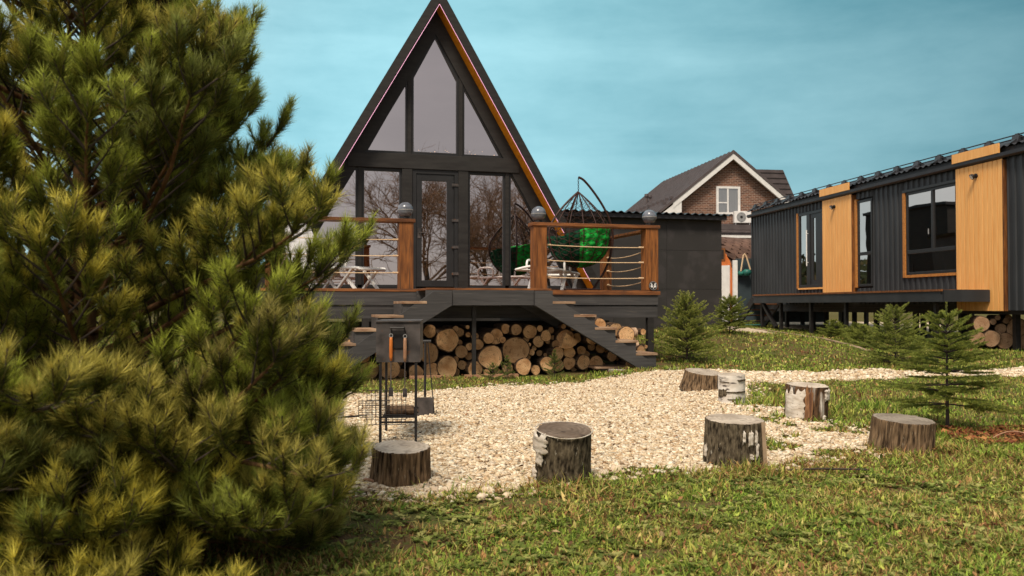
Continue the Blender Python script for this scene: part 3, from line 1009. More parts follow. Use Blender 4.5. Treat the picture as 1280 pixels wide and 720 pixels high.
MB().box(3.0 - .08, 3.0 + .09, -1.1, -.94, DZ + .03, 2.2).build('railing_post', M['brown'], D, bevel=.006)
MB().box(-3.0, -2.84, -1.1, -.94, DZ + .03, 2.2).build('railing_post', M['brown'], D, bevel=.006)
MB().box(-3.06, -.86, -3.06, -2.80, 2.203, 2.255).build('top_rail', M['brownh'], D, bevel=.004)
MB().box(.98, 3.15, -3.06, -2.80, 2.203, 2.255).build('top_rail', M['brownh'], D, bevel=.004)
MB().box(2.93, 3.10, -2.797, -.9, 2.16, 2.20).build('top_rail', M['brown'], D, bevel=.004)
MB().box(-3.03, -2.86, -2.797, -.9, 2.16, 2.20).build('top_rail', M['brown'], D, bevel=.004)


def rope(p0, p1, sag, knots=True):
    p0, p1 = Vector(p0), Vector(p1)
    pts = []
    for i in range(11):
        t = i / 10
        p = p0.lerp(p1, t)
        p.z -= sag * 4 * t * (1 - t)
        pts.append(p)
    m_ = MB().tube(pts, 0.0085, 6)
    if knots:
        for pe, sg in ((p1, -1), (p0, 1)):
            d = (p1 - p0).normalized() * sg
            for k in range(4):
                c = pe + d * (0.012 + 0.022 * k)
                m_.tube([c - d * .01, c, c + d * .01], [0.012, 0.019, 0.012], 6)
    m_.build('rope', M['rope'], D, smooth=True)


for i, z in enumerate((1.90, 1.655, 1.40)):
    rope((-2.82, -2.95, z + .05), (-1.10, -2.95, z + .045), 0.01)
    rope((1.225, -2.95, z + .012 - .01 * (i == 2)), (2.905, -2.95, z - .005), 0.015)
    rope((3.0, -2.83, z - .04), (3.0, -1.11, z - .075), 0.05)
    rope((-2.93, -2.83, z + .04), (-2.93, -1.11, z + .02), 0.05)

for i, (x, lab) in enumerate(zip(PX, ['frosted ball lamp on the far left deck post, half hidden by the pine', 'frosted grey ball lamp on the deck post just left of the cabin door',
                                      'frosted grey ball lamp on the deck post right of the stair opening', 'frosted grey ball lamp on the corner deck post in front of the dark shed'])):
    if i == 0:
        bl0 = empty('ball_lamp', aw(x, -2.935, 2.255), 0, lab, 'lamp', 'ball lamps on the deck posts')
        MB().lathe([(0.055, 0), (0.06, .01), (0.06, .035), (0.04, .045)], n=20).build('collar', M['black'], bl0, smooth=True)
        MB().lathe([(0.03, .035)] + [(0.118 * math.sin(t), .145 - .118 * math.cos(t)) for t in np.linspace(.4, 2.95, 14)], n=24).build('globe', M['ball'], bl0, smooth=True)
        MB().lathe([(0.1185, .132), (0.121, .14), (0.1185, .148)], n=24).build('band', M['grey'], bl0)
    else:
        c = dup(bl0)
        c.location = aw(x, -2.935, 2.255)
        c['label'] = lab

# round animal head badge on the corner post
bg = empty('round_badge', aw(3.02, -3.06, 1.27), AR, 'small round black and white badge with an animal face low on the right corner post', 'badge')
MB().tube([(0, .018, 0), (0, -.004, 0)], 0.072, 24).build('disc', M['black'], bg)
ring = [(0.066 * math.cos(t), -.006, 0.066 * math.sin(t)) for t in np.linspace(0, 6.283, 25)]
MB().tube(ring, 0.005, 5, False).build('rim', M['grey'], bg)
f_ = MB()
f_.prism([(-.05, .048), (-.034, .012), (-.012, .022), (-.018, .03)], -.010, -.0045)
f_.prism([(.05, .048), (.018, .03), (.012, .022), (.034, .012)], -.010, -.0045)
f_.prism([(-.05, -.006), (-.034, .012), (-.006, .002), (-.012, -.022), (-.03, -.03)], -.011, -.0045)
f_.prism([(.05, -.006), (.03, -.03), (.012, -.022), (.006, .002), (.034, .012)], -.011, -.0045)
f_.prism([(-.012, -.034), (0, -.048), (.012, -.034), (0, -.026)], -.011, -.0045)
f_.build('face', M['whitepaint'], bg)

# ------------------------------------------------------------------ stairs (two flights meeting at a landing)
FY0, FY1 = -3.95, -3.10
S = empty('landing', AO, AR, 'grey boarded stair landing between the two flights in front of the cabin door', 'landing')
MB().box(-.84, 1.0, FY0 + .002, FY1, DZ + .002, DZ + .030).build('landing_board', M['brownh'], S, bevel=.003)
MB().prism([(-.478, .955), (.73, .955), (.73, DZ), (-.478, DZ)], FY0 - .0, FY0 + .045).build('front_board', M['greywood'], S, bevel=.003)
MB().box(-.45, .7, FY0 + .05, FY1 - .01, 0.98, DZ - .002).build('frame_beam', M['dark'], S)
MB().box(-.14, -.085, FY0 + .2, FY0 + .25, -.15, .97).build('support_post', M['dark'], S)


def flight(sg, x0, lab, end):
    st = empty('stair_flight', AO, AR, lab, 'stairs', 'two timber stair flights of the deck')
    run, z0 = .3275, [.985, .79, .60, .405, .212]
    n = 5
    # closed stringer: saw-tooth top, raking lower edge
    for yy, m_ in ((FY0, 'greywood'), (FY1 - .05, 'greywood')):
        top = [(x0, DZ - .002)]
        x = x0
        for k in range(n):
            top += [(x, z0[k] - .012), (x + sg * run, z0[k] - .012)]
            x += sg * run
        top += [(x, 0.0 if sg > 0 else -.1), (x - sg * .28, 0.0 if sg > 0 else -.1)]
        xb = (.737 if sg > 0 else -.483)
        top += [(xb, .95), (xb, DZ - .002)]
        if sg < 0:
            top = top[::-1]
        MB().prism(top, yy, yy + .045).build('stringer', M[m_], st)
    # raking front board laid over the stringer
    xb = (.737 if sg > 0 else -.483)
    xe = x0 + sg * run * n
    zb = 0.0 if sg > 0 else -.1
    a_ = [(xb + sg * .003, .953), (xe - sg * .28, zb + .003), (xe - sg * .003, zb + .003), (xe - sg * .003, zb + .05), (x0 - sg * .10, DZ - .02), (xb + sg * .003, DZ - .02)]
    if sg < 0:
        a_ = a_[::-1]
    MB().prism(a_, FY0 - .025, FY0 - .002).build('raking_board', M['greywood'], st, bevel=.003)
    x = x0
    for k in range(n):
        xa, xc = sorted((x - sg * .01, x + sg * (run + .015)))
        for (ya, yb) in ((FY0 - .03, FY0 + .40), (FY0 + .41, FY1 - .005)):
            MB().box(xa, xc, ya, yb, z0[k] - .01, z0[k] + .028).build('tread', M['tread'], st, bevel=.004)
        if k:
            MB().box(min(x, x + sg * .02), max(x, x + sg * .02), FY0 + .05, FY1 - .06, z0[k] + .03, z0[k - 1] - .012).build('riser', M['greywood'], st)
        x += sg * run
    return st


flight(1, 1.018, 'timber stair flight descending to the right from the landing onto a concrete slab', 0)
flight(-1, -.855, 'timber stair flight descending to the left from the landing behind the pine', 0)
slab = MB().box(1.95, 3.12, -4.0, -3.0, -.13, -.003).build('concrete_slab', M['concrete'], bevel=.008, loc=AO, rot=(0, 0, AR))
tag(slab, 'pale concrete slab on the grass at the foot of the right stair flight', 'slab')
pl = MB().box(1.75, 2.35, -3.80, -3.3, .0, .03).build('loose_plank', M['tread'], bevel=.004, loc=AO, rot=(0, 0, AR))
tag(pl, 'short loose plank lying under the lower end of the right stair flight', 'plank')
# planks along the pile's foot
for (xa, xb, lab) in ((-.25, .55, 'thin plank lying on the ground before the middle of the wood pile'), (-1.05, -.55, 'short grey board on the ground before the left part of the wood pile')):
    tag(MB().box(xa, xb, -3.78, -3.68, -.10, -.05).build('ground_plank', M['handle2'], bevel=.004, loc=AO, rot=(0, 0, AR)), lab, 'plank')


# ------------------------------------------------------------------ logs
def log_mesh(seed, axis='Y', cut='cutlog', bark='barklog', n=22, length=1.0, hollow=False):
    """unit-radius log, centre of the front end at the origin"""
    r_ = random.Random(seed)
    ph = [r_.uniform(0, 6.28) for _ in range(4)]
    am = [r_.uniform(.01, .05) for _ in range(4)]

    def rad(t, j):
        return 1 + am[0] * math.sin(2 * t + ph[0]) + am[1] * math.sin(3 * t + ph[1]) + am[2] * .6 * math.sin(5 * t + ph[2] + j * .3) + r_.uniform(-.015, .015)
    V = []
    rings = [(0.0, .93), (0.0, 1.0), (.5, 1.0), (1.0, .97)]
    for j, (l_, f) in enumerate(rings):
        for k in range(n):
            t = 2 * math.pi * k / n
            rr = rad(t, j if j > 1 else 0) * f
            y = l_ * length + (0.004 if j == 1 else 0) + (r_.uniform(-.004, .004) if j < 2 else 0)
            V.append((rr * math.cos(t), y, rr * math.sin(t)))
    V.append((0, 0.0, 0))
    c0 = len(V) - 1
    V.append((0, length, 0))
    F, mi = [], []
    for k in range(n):
        k2 = (k + 1) % n
        F.append((c0, k, k2))
        mi.append(0)
        for j in range(3):
            F.append((j * n + k, (j + 1) * n + k, (j + 1) * n + k2, j * n + k2))
            mi.append(1)
        F.append((c0 + 1, 3 * n + k2, 3 * n + k))
        mi.append(0)
    return V, F, mi


def add_log(x, y, z, r, length, frame, rz=0, cut='cutlog', bark='barklog', label=None, group=None, tilt=0.0, roll=0.0, name='firewood_log'):
    V, F, mi = log_mesh(rnd.randint(0, 9999), length=1.0)
    V = [(vx * r, vy * length, vz * r) for vx, vy, vz in V]
    o = raw(name, V, F, [M[cut], M[bark]], mi=mi)
    fo, fr = frame
    c, s = math.cos(fr), math.sin(fr)
    o.location = (fo[0] + x * c - y * s, fo[1] + x * s + y * c, z)
    o.rotation_euler = (tilt, roll, fr + rz)
    return tag(o, label, 'firewood log', group)


AF = (AO, AR)
UY = -3.5


def px2(px, py):
    """where a pixel of the photograph meets the pile's front plane (real plane at local y = UY)"""
    dx = (px - 640) / 1100
    dz = (382 - py) / 1100
    nx_, ny_ = -sa_, ca_
    t = ((UY - (0 - AO[0]) * nx_ - (0 - AO[1]) * ny_)) / (dx * nx_ + ny_)
    wx, wy = t * dx, t
    return ((wx - AO[0]) * ca_ + (wy - AO[1]) * sa_, .95 + dz * t, t / 1100)


big = {(560, 425): 'large round log with an orange brown end high in the pile under the landing', (560, 461): 'large pale round log at the foot of the pile under the landing',
       (536, 441): 'log with an oval brown end just right of the hanging grill tools', (647, 438): 'largest log of the pile, pale end, under the middle of the landing',
       (615, 447): 'big pale log at the foot of the pile just left of the largest log', (487, 462): 'round log with a pale end seen between the legs of the grill',
       (463, 467): 'brown ended log at the far left foot of the pile, below the left stair flight', (622, 421): 'middle sized log with a split knotty end above the big pale logs',
       (786, 419): 'curved half log with an orange inside on the right part of the pile', (731, 453): 'round pale log at the foot of the pile under the right stair flight',
       (698, 442): 'round pale log left of the small logs below the raking stair board', (654, 458): 'oval log low in the pile directly under the largest log',
       (596, 462): 'brownish log at the foot of the pile left of the support post'}
LOGS = [(560, 425, 14.5), (560, 461, 13.5), (536, 441, 13), (540, 466, 10), (487, 462, 13), (463, 467, 11.5), (549, 414, 0), (579, 440, 8), (581, 457, 6), (572, 450, 4),
        (615, 447, 15), (612, 423, 7), (622, 421, 9.5), (597, 421, 5), (600, 431, 7), (634, 411, 6), (647, 438, 17), (665, 415, 9), (633, 411, 0),
        (645, 412, 7), (675, 427, 7), (684, 420, 7), (697, 431, 5.5), (698, 442, 8.5), (685, 455, 9), (700, 457, 8), (714, 454, 8), (714, 440, 8), (731, 439, 6),
        (738, 444, 5), (731, 453, 9), (747, 454, 9), (723, 461, 4.5), (758, 458, 5), (654, 458, 10), (637, 461, 7), (672, 463, 6), (690, 464, 5), (537, 414, 8),
        (750, 406, 8), (773, 412, 8), (786, 419, 11), (520, 466, 9), (596, 462, 10), (507, 440, 9), (478, 440, 10), (521, 418, 9), (500, 420, 9), (455, 446, 8), (441, 464, 9),
        (443, 445, 8), (466, 425, 7), (710, 424, 12), (762, 425, 6), (755, 436, 6), (771, 432, 7), (784, 440, 8), (768, 446, 6), (789, 455, 8), (590, 446, 5), (573, 466, 5), (522, 450, 5),
        (505, 470, 6), (610, 466, 4), (625, 465, 4), (661, 425, 4), (630, 425, 4), (740, 424, 7), (726, 423, 6), (744, 434, 5), (780, 428, 5)]
placed = []
BIGN = {(560, 425): 'the large log high under the landing', (560, 461): 'the large pale log at the foot', (536, 441): 'the oval log by the grill tools', (647, 438): 'the largest log',
        (615, 447): 'the big pale middle log', (487, 462): 'the log between the grill legs', (463, 467): 'the leftmost bottom log', (622, 421): 'the split knotty log',
        (786, 419): 'the curved half log', (731, 453): 'the round log below the stair', (698, 442): 'the pale log under the right stair', (710, 424): 'the split half log'}
used_lab = set()


def rel_label(px, py, pr):
    w = 'middle sized log' if pr >= 7 else 'thin stick'
    for (bx, by), nm in sorted(BIGN.items(), key=lambda q: math.hypot(q[0][0] - px, q[0][1] - py)):
        a = math.degrees(math.atan2(by - py, px - bx)) % 360
        d = ['just right of', 'at the upper right of', 'directly above', 'at the upper left of', 'just left of', 'at the lower left of', 'directly below', 'at the lower right of'][int((a + 22.5) // 45) % 8]
        l_ = f'{w} {d} {nm}'
        if l_ not in used_lab:
            used_lab.add(l_)
            return l_


for (px, py, pr) in LOGS:
    if pr == 0:
        continue
    lx, lz, k = px2(px, py)
    r = pr * k * 1.05
    placed.append((lx, lz, r))
    lab = big.get((px, py))
    if lab:
        gname = None
    else:
        lab, gname = rel_label(px, py, pr), 'firewood piled under the deck'
    add_log(lx, UY + rnd.uniform(-.03, .12) + (0.1 if pr < 7 else 0), max(lz, r - .12), r, rnd.uniform(.5, .8), AF, rnd.uniform(-.12, .12), label=lab, group=gname,
            cut='cutlog', roll=rnd.uniform(0, 6.28), tilt=rnd.uniform(-.05, .05))
# filler logs behind, packed by rejection
random_pack = []
tries = 0
while len(random_pack) < 60 and tries < 9000:
    tries += 1
    r = rnd.choice([.03, .04, .05, .06, .07])
    x = rnd.uniform(-2.3, 2.85)
    topz = .62 - .05 * math.sin(x * 3) - (.12 if .1 < x < .3 else 0)
    z = rnd.uniform(-.08 + r, topz)
    if all((x - a) ** 2 + (z - b) ** 2 > (r + c) ** 2 * .72 for a, b, c in placed + random_pack):
        random_pack.append((x, z, r))
for (x, z, r) in random_pack:
    add_log(x, UY + rnd.uniform(.1, .28), z, r, .6, AF, rnd.uniform(-.1, .1), label='thin dark firewood stick set back between the larger logs under the deck',
            group='recessed sticks of the pile under the deck', roll=rnd.uniform(0, 6.28))
# birch rounds lying crosswise at the right end of the pile
for (x, z, r, ln, rz, lab) in ((2.30, .52, .075, .36, R(90), 'birch billet lying crosswise on top at the right end of the pile'),
                               (2.32, .30, .10, .34, R(84), 'thick birch round lying crosswise in the middle of the right end of the pile'),
                               (2.34, .13, .065, .34, R(96), 'thinner birch billet lying crosswise low at the right end of the pile'),
                               (2.33, .0, .06, .36, R(88), 'birch billet lying crosswise on the ground at the right end of the pile')):
    o = add_log(x + .38, UY + .35, z, r, ln, AF, rz, label=lab, bark='barktan', tilt=0)
# half log (wedge)
wx_, wz_, k = px2(710, 424)
wv = MB()
arc = [(-.02 + .0, .13)] + [(-.02 + .26 * math.cos(t) * .9, .13 + .24 * math.sin(t)) for t in np.linspace(-.62, -1.95, 9)]
wv.m = 0
wv.prism(arc[::-1], UY - .06, UY + .5)
o = wv.build('split_log', [M['cutlog']], loc=AO, rot=(0, 0, AR))
for v in o.data.vertices:
    v.co.x += wx_ - .03
    v.co.z += wz_ - .03
tag(o, 'split half log with a pale wedge face under the upper right stringer', 'firewood log')
# dark back boards behind the pile so that the space under the deck is closed by real timber
tag(MB().box(-2.9, 3.0, -1.2, -1.1, -.15, .68).build('back_boarding', M['dark'], loc=AO, rot=(0, 0, AR)), 'dark boarding closing the space behind the wood pile under the deck', 'boarding')

# ------------------------------------------------------------------ hanging egg chair
ex, ey = 2.12, -2.0
EC = empty('egg_chair', aw(ex, ey, DZ + .03), AR, 'hanging wicker egg chair with green cushion on a curved stand, right end of the deck', 'hanging chair')
# local: z from deck; hook at z=1.9
hz_ = 1.93
arm = [(0.0, 0, hz_ + .02), (.10, 0, hz_ - .03), (.26, .02, hz_ - .19), (.44, .04, hz_ - .42), (.58, .06, hz_ - .66), (.655, .08, hz_ - .90), (.66, .10, .80), (.60, .10, .55), (.50, .10, .32), (.36, .10, .12), (.30, .1, .03)]


def smooth_pts(P, n=6):
    P = [Vector(p) for p in P]
    out = []
    for i in range(len(P) - 1):
        p0, p1, p2, p3 = P[max(i - 1, 0)], P[i], P[i + 1], P[min(i + 2, len(P) - 1)]
        for k in range(n):
            t = k / n
            out.append(.5 * ((2 * p1) + (p2 - p0) * t + (2 * p0 - 5 * p1 + 4 * p2 - p3) * t * t + (3 * p1 - p0 - 3 * p2 + p3) * t ** 3))
    out.append(P[-1])
    return out


MB().tube(smooth_pts(arm), 0.021, 8).build('stand_arm', M['wicker'], EC, smooth=True)
MB().tube([(.42 * math.cos(t), .15 + .42 * math.sin(t), .022) for t in np.linspace(0, 6.283, 33)], 0.018, 8, False).tube([(.30, .1, .03), (-.38, .15, .022)], .016, 8).tube(
    [(.05, -.25, .022), (.05, .55, .022)], .016, 8).build('stand_base', M['wicker'], EC, smooth=True)
ch = MB()
for k in range(7):
    c = Vector((0, 0, hz_ - .01 - k * .032))
    a = Vector((1, 0, 0)) if k % 2 else Vector((0, 1, 0))
    ch.tube([c + a * .012 * math.cos(t) + Vector((0, 0, .02 * math.sin(t))) for t in np.linspace(0, 6.283, 9)], .004, 5, False)
ch.build('chain', M['black'], EC)


def egg(u, v):
    """u: 0 top .. 1 bottom, v: angle"""
    z0, z1 = 1.70, .40
    z = z0 + (z1 - z0) * u
    if z > 1.0:
        r = .555 * (1 - ((z - 1.0) / .70) ** 1.55)
    else:
        r = .555 * math.sqrt(max(.004, 1 - ((1.0 - z) / .605) ** 2.5))
    return Vector((r * math.cos(v), r * math.sin(v) * .82, z))


wk = MB()
for k in range(14):
    v = 2 * math.pi * k / 14 + .1
    dx = math.cos(v)
    top_only = (math.cos(v - math.pi * .80) > .72)
    us = [i / 22 for i in range(23)]
    if top_only:
        us = [u for u in us if u < .04 or u > .5]
        wk.tube([egg(u, v) for u in us if u > .5], .0055, 5)
    else:
        wk.tube([egg(u, v) for u in us], .0085, 5)
for s in (-1, 1):
    v = math.pi * .80 + s * .78
    wk.tube([egg(i / 22, v) for i in range(23)], .018, 6)
wk.build('basket_ribs', M['wicker'], EC, smooth=True)
# woven net: staggered arcs between ribs
nt_ = MB()
for j in range(26):
    u = .12 + j * .034
    pts = []
    for i in range(57):
        v = math.pi * .80 + .78 + (2 * math.pi - 1.56) * i / 56
        pts.append(egg(min(.98, u + .017 * math.sin(v * 14 + j * math.pi)), v))
    if u > .62:
        pts.append(egg(u, math.pi * .80))
        pts.append(pts[0])
    nt_.tube(pts, .0032 if u < .5 else .0048, 4, False)
nt_.build('woven_net', M['wicker'], EC)


def blob(name, c, rx, ry, rz_, mat_, parent, amp=.06, seed=0, n=28, fr=7.0):
    V = []
    for i in range(n + 1):
        th = math.pi * i / n
        for j in range(2 * n):
            p = 2 * math.pi * j / (2 * n)
            d = Vector((math.sin(th) * math.cos(p), math.sin(th) * math.sin(p), math.cos(th)))
            q = mn.noise(d * 2.2 + Vector((seed, 0, 0))) * .6 + abs(mn.noise(d * fr + Vector((0, seed, 0)))) * 1.1
            f = 1 + amp * (q - .35) * 2
            V.append((c[0] + d.x * rx * f, c[1] + d.y * ry * f, c[2] + d.z * rz_ * f))
    F = []
    for i in range(n):
        for j in range(2 * n):
            j2 = (j + 1) % (2 * n)
            F.append((i * 2 * n + j, (i + 1) * 2 * n + j, (i + 1) * 2 * n + j2, i * 2 * n + j2))
    return raw(name, V, F, mat_, parent, smooth=True)




def cushion(name, va, vb, mt, label):
    nu, nv = 40, 70
    V, F = [], []
    for j in range(nv + 1):
        v = va + (vb - va) * j / nv
        rim = .46 + .19 * (1 - math.cos(v)) / 2 - .02 * math.sin(3 * v)   # right side (v = 0) rises higher
        row = []
        for i in range(nu + 1):
            w = i / nu
            if w < .55:      # outside, from bottom up to the rim
                u = .995 - (.995 - rim) * w / .55
                k_ = .95
            else:            # over the rim and down inside
                q = (w - .55) / .45
                u = rim + (.90 - rim) * q
                k_ = .95 - .30 * min(1, q * 3) ** .7
            p = egg(min(.995, u), v)
            c_ = Vector((0, 0, p.z))
            d = p - c_
            cell = min((Vector((u * 9 % 1 - .5, (v * 3.2 + (int(u * 9) % 2) * .5) % 1 - .5)).length, 1))
            puff = 1 + .09 * (1 - cell * 2.0) + .10 * mn.noise(Vector((v * 5, u * 12, 2)))
            q_ = c_ + d * k_ * puff
            if .5 < w < .62:
                q_.z += .045 * math.sin((w - .5) / .12 * math.pi) * (1 + .5 * mn.noise(Vector((v * 4, 0, 0))))
            V.append(q_)
    for j in range(nv):
        for i in range(nu):
            a_ = j * (nu + 1) + i
            F.append((a_, a_ + 1, a_ + nu + 2, a_ + nu + 1))
    tag(raw(name, V, F, mt, EC, smooth=True), label)


cushion('back_cushion', R(-104), R(100), M['cushion'], 'bright green tufted part of the cushion on the right')
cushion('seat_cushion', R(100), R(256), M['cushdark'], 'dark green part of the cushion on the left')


# ------------------------------------------------------------------ sun loungers
def lounger(loc, rz, lab, raise_, cloth):
    o = empty('sun_lounger', loc, rz, lab, 'sun lounger', 'white plastic sun loungers on the deck')
    fr = MB()
    for y in (-.30, .30):
        fr.tube(smooth_pts([(-.05, y, .33), (.5, y, .335), (1.2, y, .33), (1.28, y * .97, .31)], 4), .024, 8)
    fr.tube([(1.28, -.29, .31), (1.28, .29, .31)], .024, 8)
    fr.build('seat_frame', M['white'], o, smooth=True)
    for i in range(11):
        MB().box(.02 + i * .112, .10 + i * .112, -.285, .285, .338, .352).build('slat', M['white'], o, bevel=.003)
    ang = raise_
    for i in range(6):
        a = .06 + i * .115
        x, z = -.02 - math.cos(ang) * a, .35 + math.sin(ang) * a
        b_ = MB().box(-.042, .042, -.285, .285, -.008, .008).build('back_slat', M['white'], o, bevel=.003, loc=(x, 0, z), rot=(0, ang, 0))
    bf = MB()
    ex_ = (-.02 - math.cos(ang) * .76, .35 + math.sin(ang) * .76)
    for y in (-.30, .30):
        bf.tube([(-.02, y, .35), (ex_[0], y, ex_[1])], .022, 8)
    bf.tube(smooth_pts([(ex_[0], -.30, ex_[1]), (ex_[0] - .03, 0, ex_[1] + .05), (ex_[0], .30, ex_[1])], 5), .022, 8)
    bf.build('back_frame', M['white'], o, smooth=True)
    for y in (-.33, .33):
        MB().tube(smooth_pts([(.0, y, .34), (-.02, y, .46), (.06, y, .53), (.34, y, .53), (.42, y, .47), (.40, y, .35)], 5), .020, 8).build('armrest', M['white'], o, smooth=True)
    for x in (.12, 1.0):
        for y in (-.29, .29):
            MB().bar((x - .17, y, .005), (x + .15, y, .335), .035, .055, (0, 1, 0)).build('leg', M['white'], o, bevel=.005)
            MB().bar((x + .17, y * .9, .005), (x - .15, y * .9, .335), .035, .055, (0, 1, 0)).build('leg', M['white'], o, bevel=.005)
    if cloth:
        V, F = [], []
        n = 26
        for i in range(n):
            for j in range(n):
                s = i / (n - 1) * 1.0
                y = (j / (n - 1) - .5) * .76
                if s < .72:
                    a = .80 - s
                    x, z = -.02 - math.cos(ang) * a, .37 + math.sin(ang) * a + .03
                else:
                    x, z = -.02 + (s - .72), .385
                dr_ = max(0, abs(y) - .31)
                z -= dr_ * 2.3
                z += .02 * mn.noise(Vector((s * 6, y * 7, 0)))
                x += .02 * mn.noise(Vector((s * 5, y * 6, 4)))
                V.append((x, y, z))
        for i in range(n - 1):
            for j in range(n - 1):
                F.append((i * n + j, i * n + j + 1, (i + 1) * n + j + 1, (i + 1) * n + j))
        c_ = raw('draped_towel', V, F, M['cloth'], smooth=True)
        c_.location = loc
        c_.rotation_euler = (0, 0, rz)
        so_ = c_.modifiers.new('thick', 'SOLIDIFY')
        so_.thickness = .012
        tag(c_, 'white towel draped over the raised back of the left lounger', 'towel')
    return o


lounger(aw(-2.30, -1.55, DZ + .028), AR - R(48), 'white sun lounger with raised back at the left deck end behind the pine', R(62), True)
lounger(aw(1.55, -1.95, DZ + .028), AR + R(58), 'white sun lounger with flat back behind the rope railing, under the egg chair', R(-1), False)

# ------------------------------------------------------------------ dark shed right of the A-frame
SH = empty('dark_shed', aw(5.1, 2.0, 0), AR, 'low flat roofed charcoal shed between the A-frame and the brick house', 'shed')
MB().box(-2.0, 1.95, .03, 5, .1, 2.96).build('wall', M['shed'], SH)
for i, (xa, xb) in enumerate(((-2.0, -.72), (-.715, .57), (.575, 1.95))):
    for j, (za, zb) in enumerate(((.1, 1.32), (1.325, 2.2), (2.205, 2.95))):
        if xb - xa > .1:
            MB().box(xa, xb, .0, .028, za, zb).build('wall_panel', M['shed'], SH, bevel=.002)
V, F = [], []
nn = 180
for i in range(nn + 1):
    x = -2.1 + 4.2 * i / nn
    z = 3.03 + .022 * math.sin(i / nn * 4.2 / .18 * 6.283)
    V += [(x, -.22, z - .01), (x, 5.1, z - .04), (x, -.22, z - .022), (x, 5.1, z - .052)]
for i in range(nn):
    a = i * 4
    F += [(a, a + 4, a + 5, a + 1), (a + 2, a + 3, a + 7, a + 6), (a, a + 2, a + 6, a + 4)]
raw('roof_sheet', V, F, M['roofmetal'], SH)
MB().box(-2.05, 2.0, -.16, -.03, 2.90, 2.985).build('eave_board', M['roofmetal'], SH)

# ------------------------------------------------------------------ modular cabin on the right
CO = (9.23, 18.0, 0)
CR = R(8.53)
cc, cs = math.cos(CR), math.sin(CR)


def cw(x, y, z=0.0):
    return (CO[0] + x * cc - y * cs, CO[1] + x * cs + y * cc, z)


C = empty('modular_cabin', CO, CR, 'long charcoal modular cabin with two orange wood panels standing on stilts', 'cabin')


def ribbed(y0, y1, z0, z1, x=0.0, pitch=.2):
    """vertical ribbed sheet facing -x"""
    ys = []
    k = math.floor(y0 / pitch)
    yy = k * pitch
    prof = [(0, 0), (.045, 0), (.060, -.028), (.125, -.028), (.14, 0)]
    pts = []
    while yy < y1 + pitch:
        for a, b in prof:
            pts.append((yy + a * pitch / .2, b))
        yy += pitch
    P = [(y0, 0)] + [(a, b) for a, b in pts if y0 < a < y1] + [(y1, 0)]
    V, F = [], []
    for a, b in P:
        V += [(x + b, a, z0), (x + b, a, z1)]
    for i in range(len(P) - 1):
        F.append((2 * i, 2 * i + 1, 2 * i + 3, 2 * i + 2))
    return raw('ribbed_cladding', V, F, M['cladding'], C)


WT = 3.80
MB().box(.05, 3.0, -4.5, 10.25, .90, 3.75).build('core', M['dark'], C)
ribbed(7.22, 10.25, .98, WT)
ribbed(5.64, 7.22, 3.57, WT)
ribbed(5.64, 7.22, .98, 1.43)
ribbed(2.07, 3.30, .98, WT)
ribbed(3.30, 4.05, 3.60, WT)
ribbed(3.30, 4.05, .98, 1.38)
ribbed(.12, 2.07, 3.55, WT)
ribbed(.12, 2.07, .98, 1.58)
ribbed(-4.5, -1.31, .86, WT)
MB().box(-.03, .04, 10.25, 10.31, .95, 3.82).build('corner_trim', M['cladding'], C)
MB().box(.05, 3.0, 10.26, 10.30, .95, 3.8).build('end_wall', M['cladding'], C)


def board_panel(y0, y1, z0, z1, n, slope, x=-.075):
    w = (y1 - y0) / n
    b0 = MB().prism([(0, 0), (.022, 0), (.022, z1 - z0), (0, z1 - z0)], .004, w - .009)
    b0 = b0.build('board', M['orange'], C, bevel=.004, loc=(x, y0, z0))
    copies(b0, 'board', C, [(x, y0 + i * w, z0) for i in range(1, n)])
    MB().box(x + .024, .05, y0, y1, z0 + .01, z1 - .01).build('panel_core', M['dark'], C)
    MB().box(x - .003, .05, y0 - .035, y0 - .002, z0, z1 - .02).build('edge_trim', M['brown'], C)


board_panel(-1.27, .11, .845, 3.755, 10, 0)
board_panel(4.16, 5.64, 1.275, 3.755, 10, 0)
# upstands of the panels above the gutter
for (y0, y1) in ((-1.27, .11), (4.16, 5.64)):
    MB().box(-.150, -.118, y0, y1, 3.862, 4.05).build('panel_upstand', M['orange'], C)
# windows
def win(y0, y1, z0, z1, muls=(), bars=(), fw=.06, parts_open=()):
    w = MB()
    w.box(-.02, .06, y0, y0 + fw, z0, z1).box(-.02, .06, y1 - fw, y1, z0, z1).box(-.019, .06, y0 + fw, y1 - fw, z0, z0 + fw).box(-.019, .06, y0 + fw, y1 - fw, z1 - fw, z1)
    for mv in muls:
        w.box(-.030, .05, mv - .035, mv + .035, (bars[0] if bars else z0) + .03, z1 - fw + .002)
    for bz in bars:
        w.box(-.028, .05, y0 + fw - .002, y1 - fw + .002, bz - .04, bz + .04)
    fo = w.build('window', M['frame'], C, bevel=.004)
    ysegs = [y0 + fw] + list(muls) + [y1 - fw]
    zb = bars[0] if bars else z0 + fw
    for i in range(len(ysegs) - 1):
        raw('pane', [(.0, ysegs[i], zb), (.0, ysegs[i + 1], zb), (.0, ysegs[i + 1], z1 - fw), (.0, ysegs[i], z1 - fw)], [(0, 3, 2, 1)], M['glasscab'], fo)
    if bars:
        raw('pane', [(.0, y0 + fw, z0 + fw), (.0, y1 - fw, z0 + fw), (.0, y1 - fw, zb), (.0, y0 + fw, zb)], [(0, 3, 2, 1)], M['glasscab'], fo)
    return fo


w2 = win(.14, 1.93, 1.64, 3.50, (.96,), (2.15,))
MB().tube([(-.05, 1.06, 2.5), (-.05, 1.06, 2.62)], .012, 6).build('handle', M['grey'], w2)
win(3.32, 3.98, 1.42, 3.56, (), (2.23,))
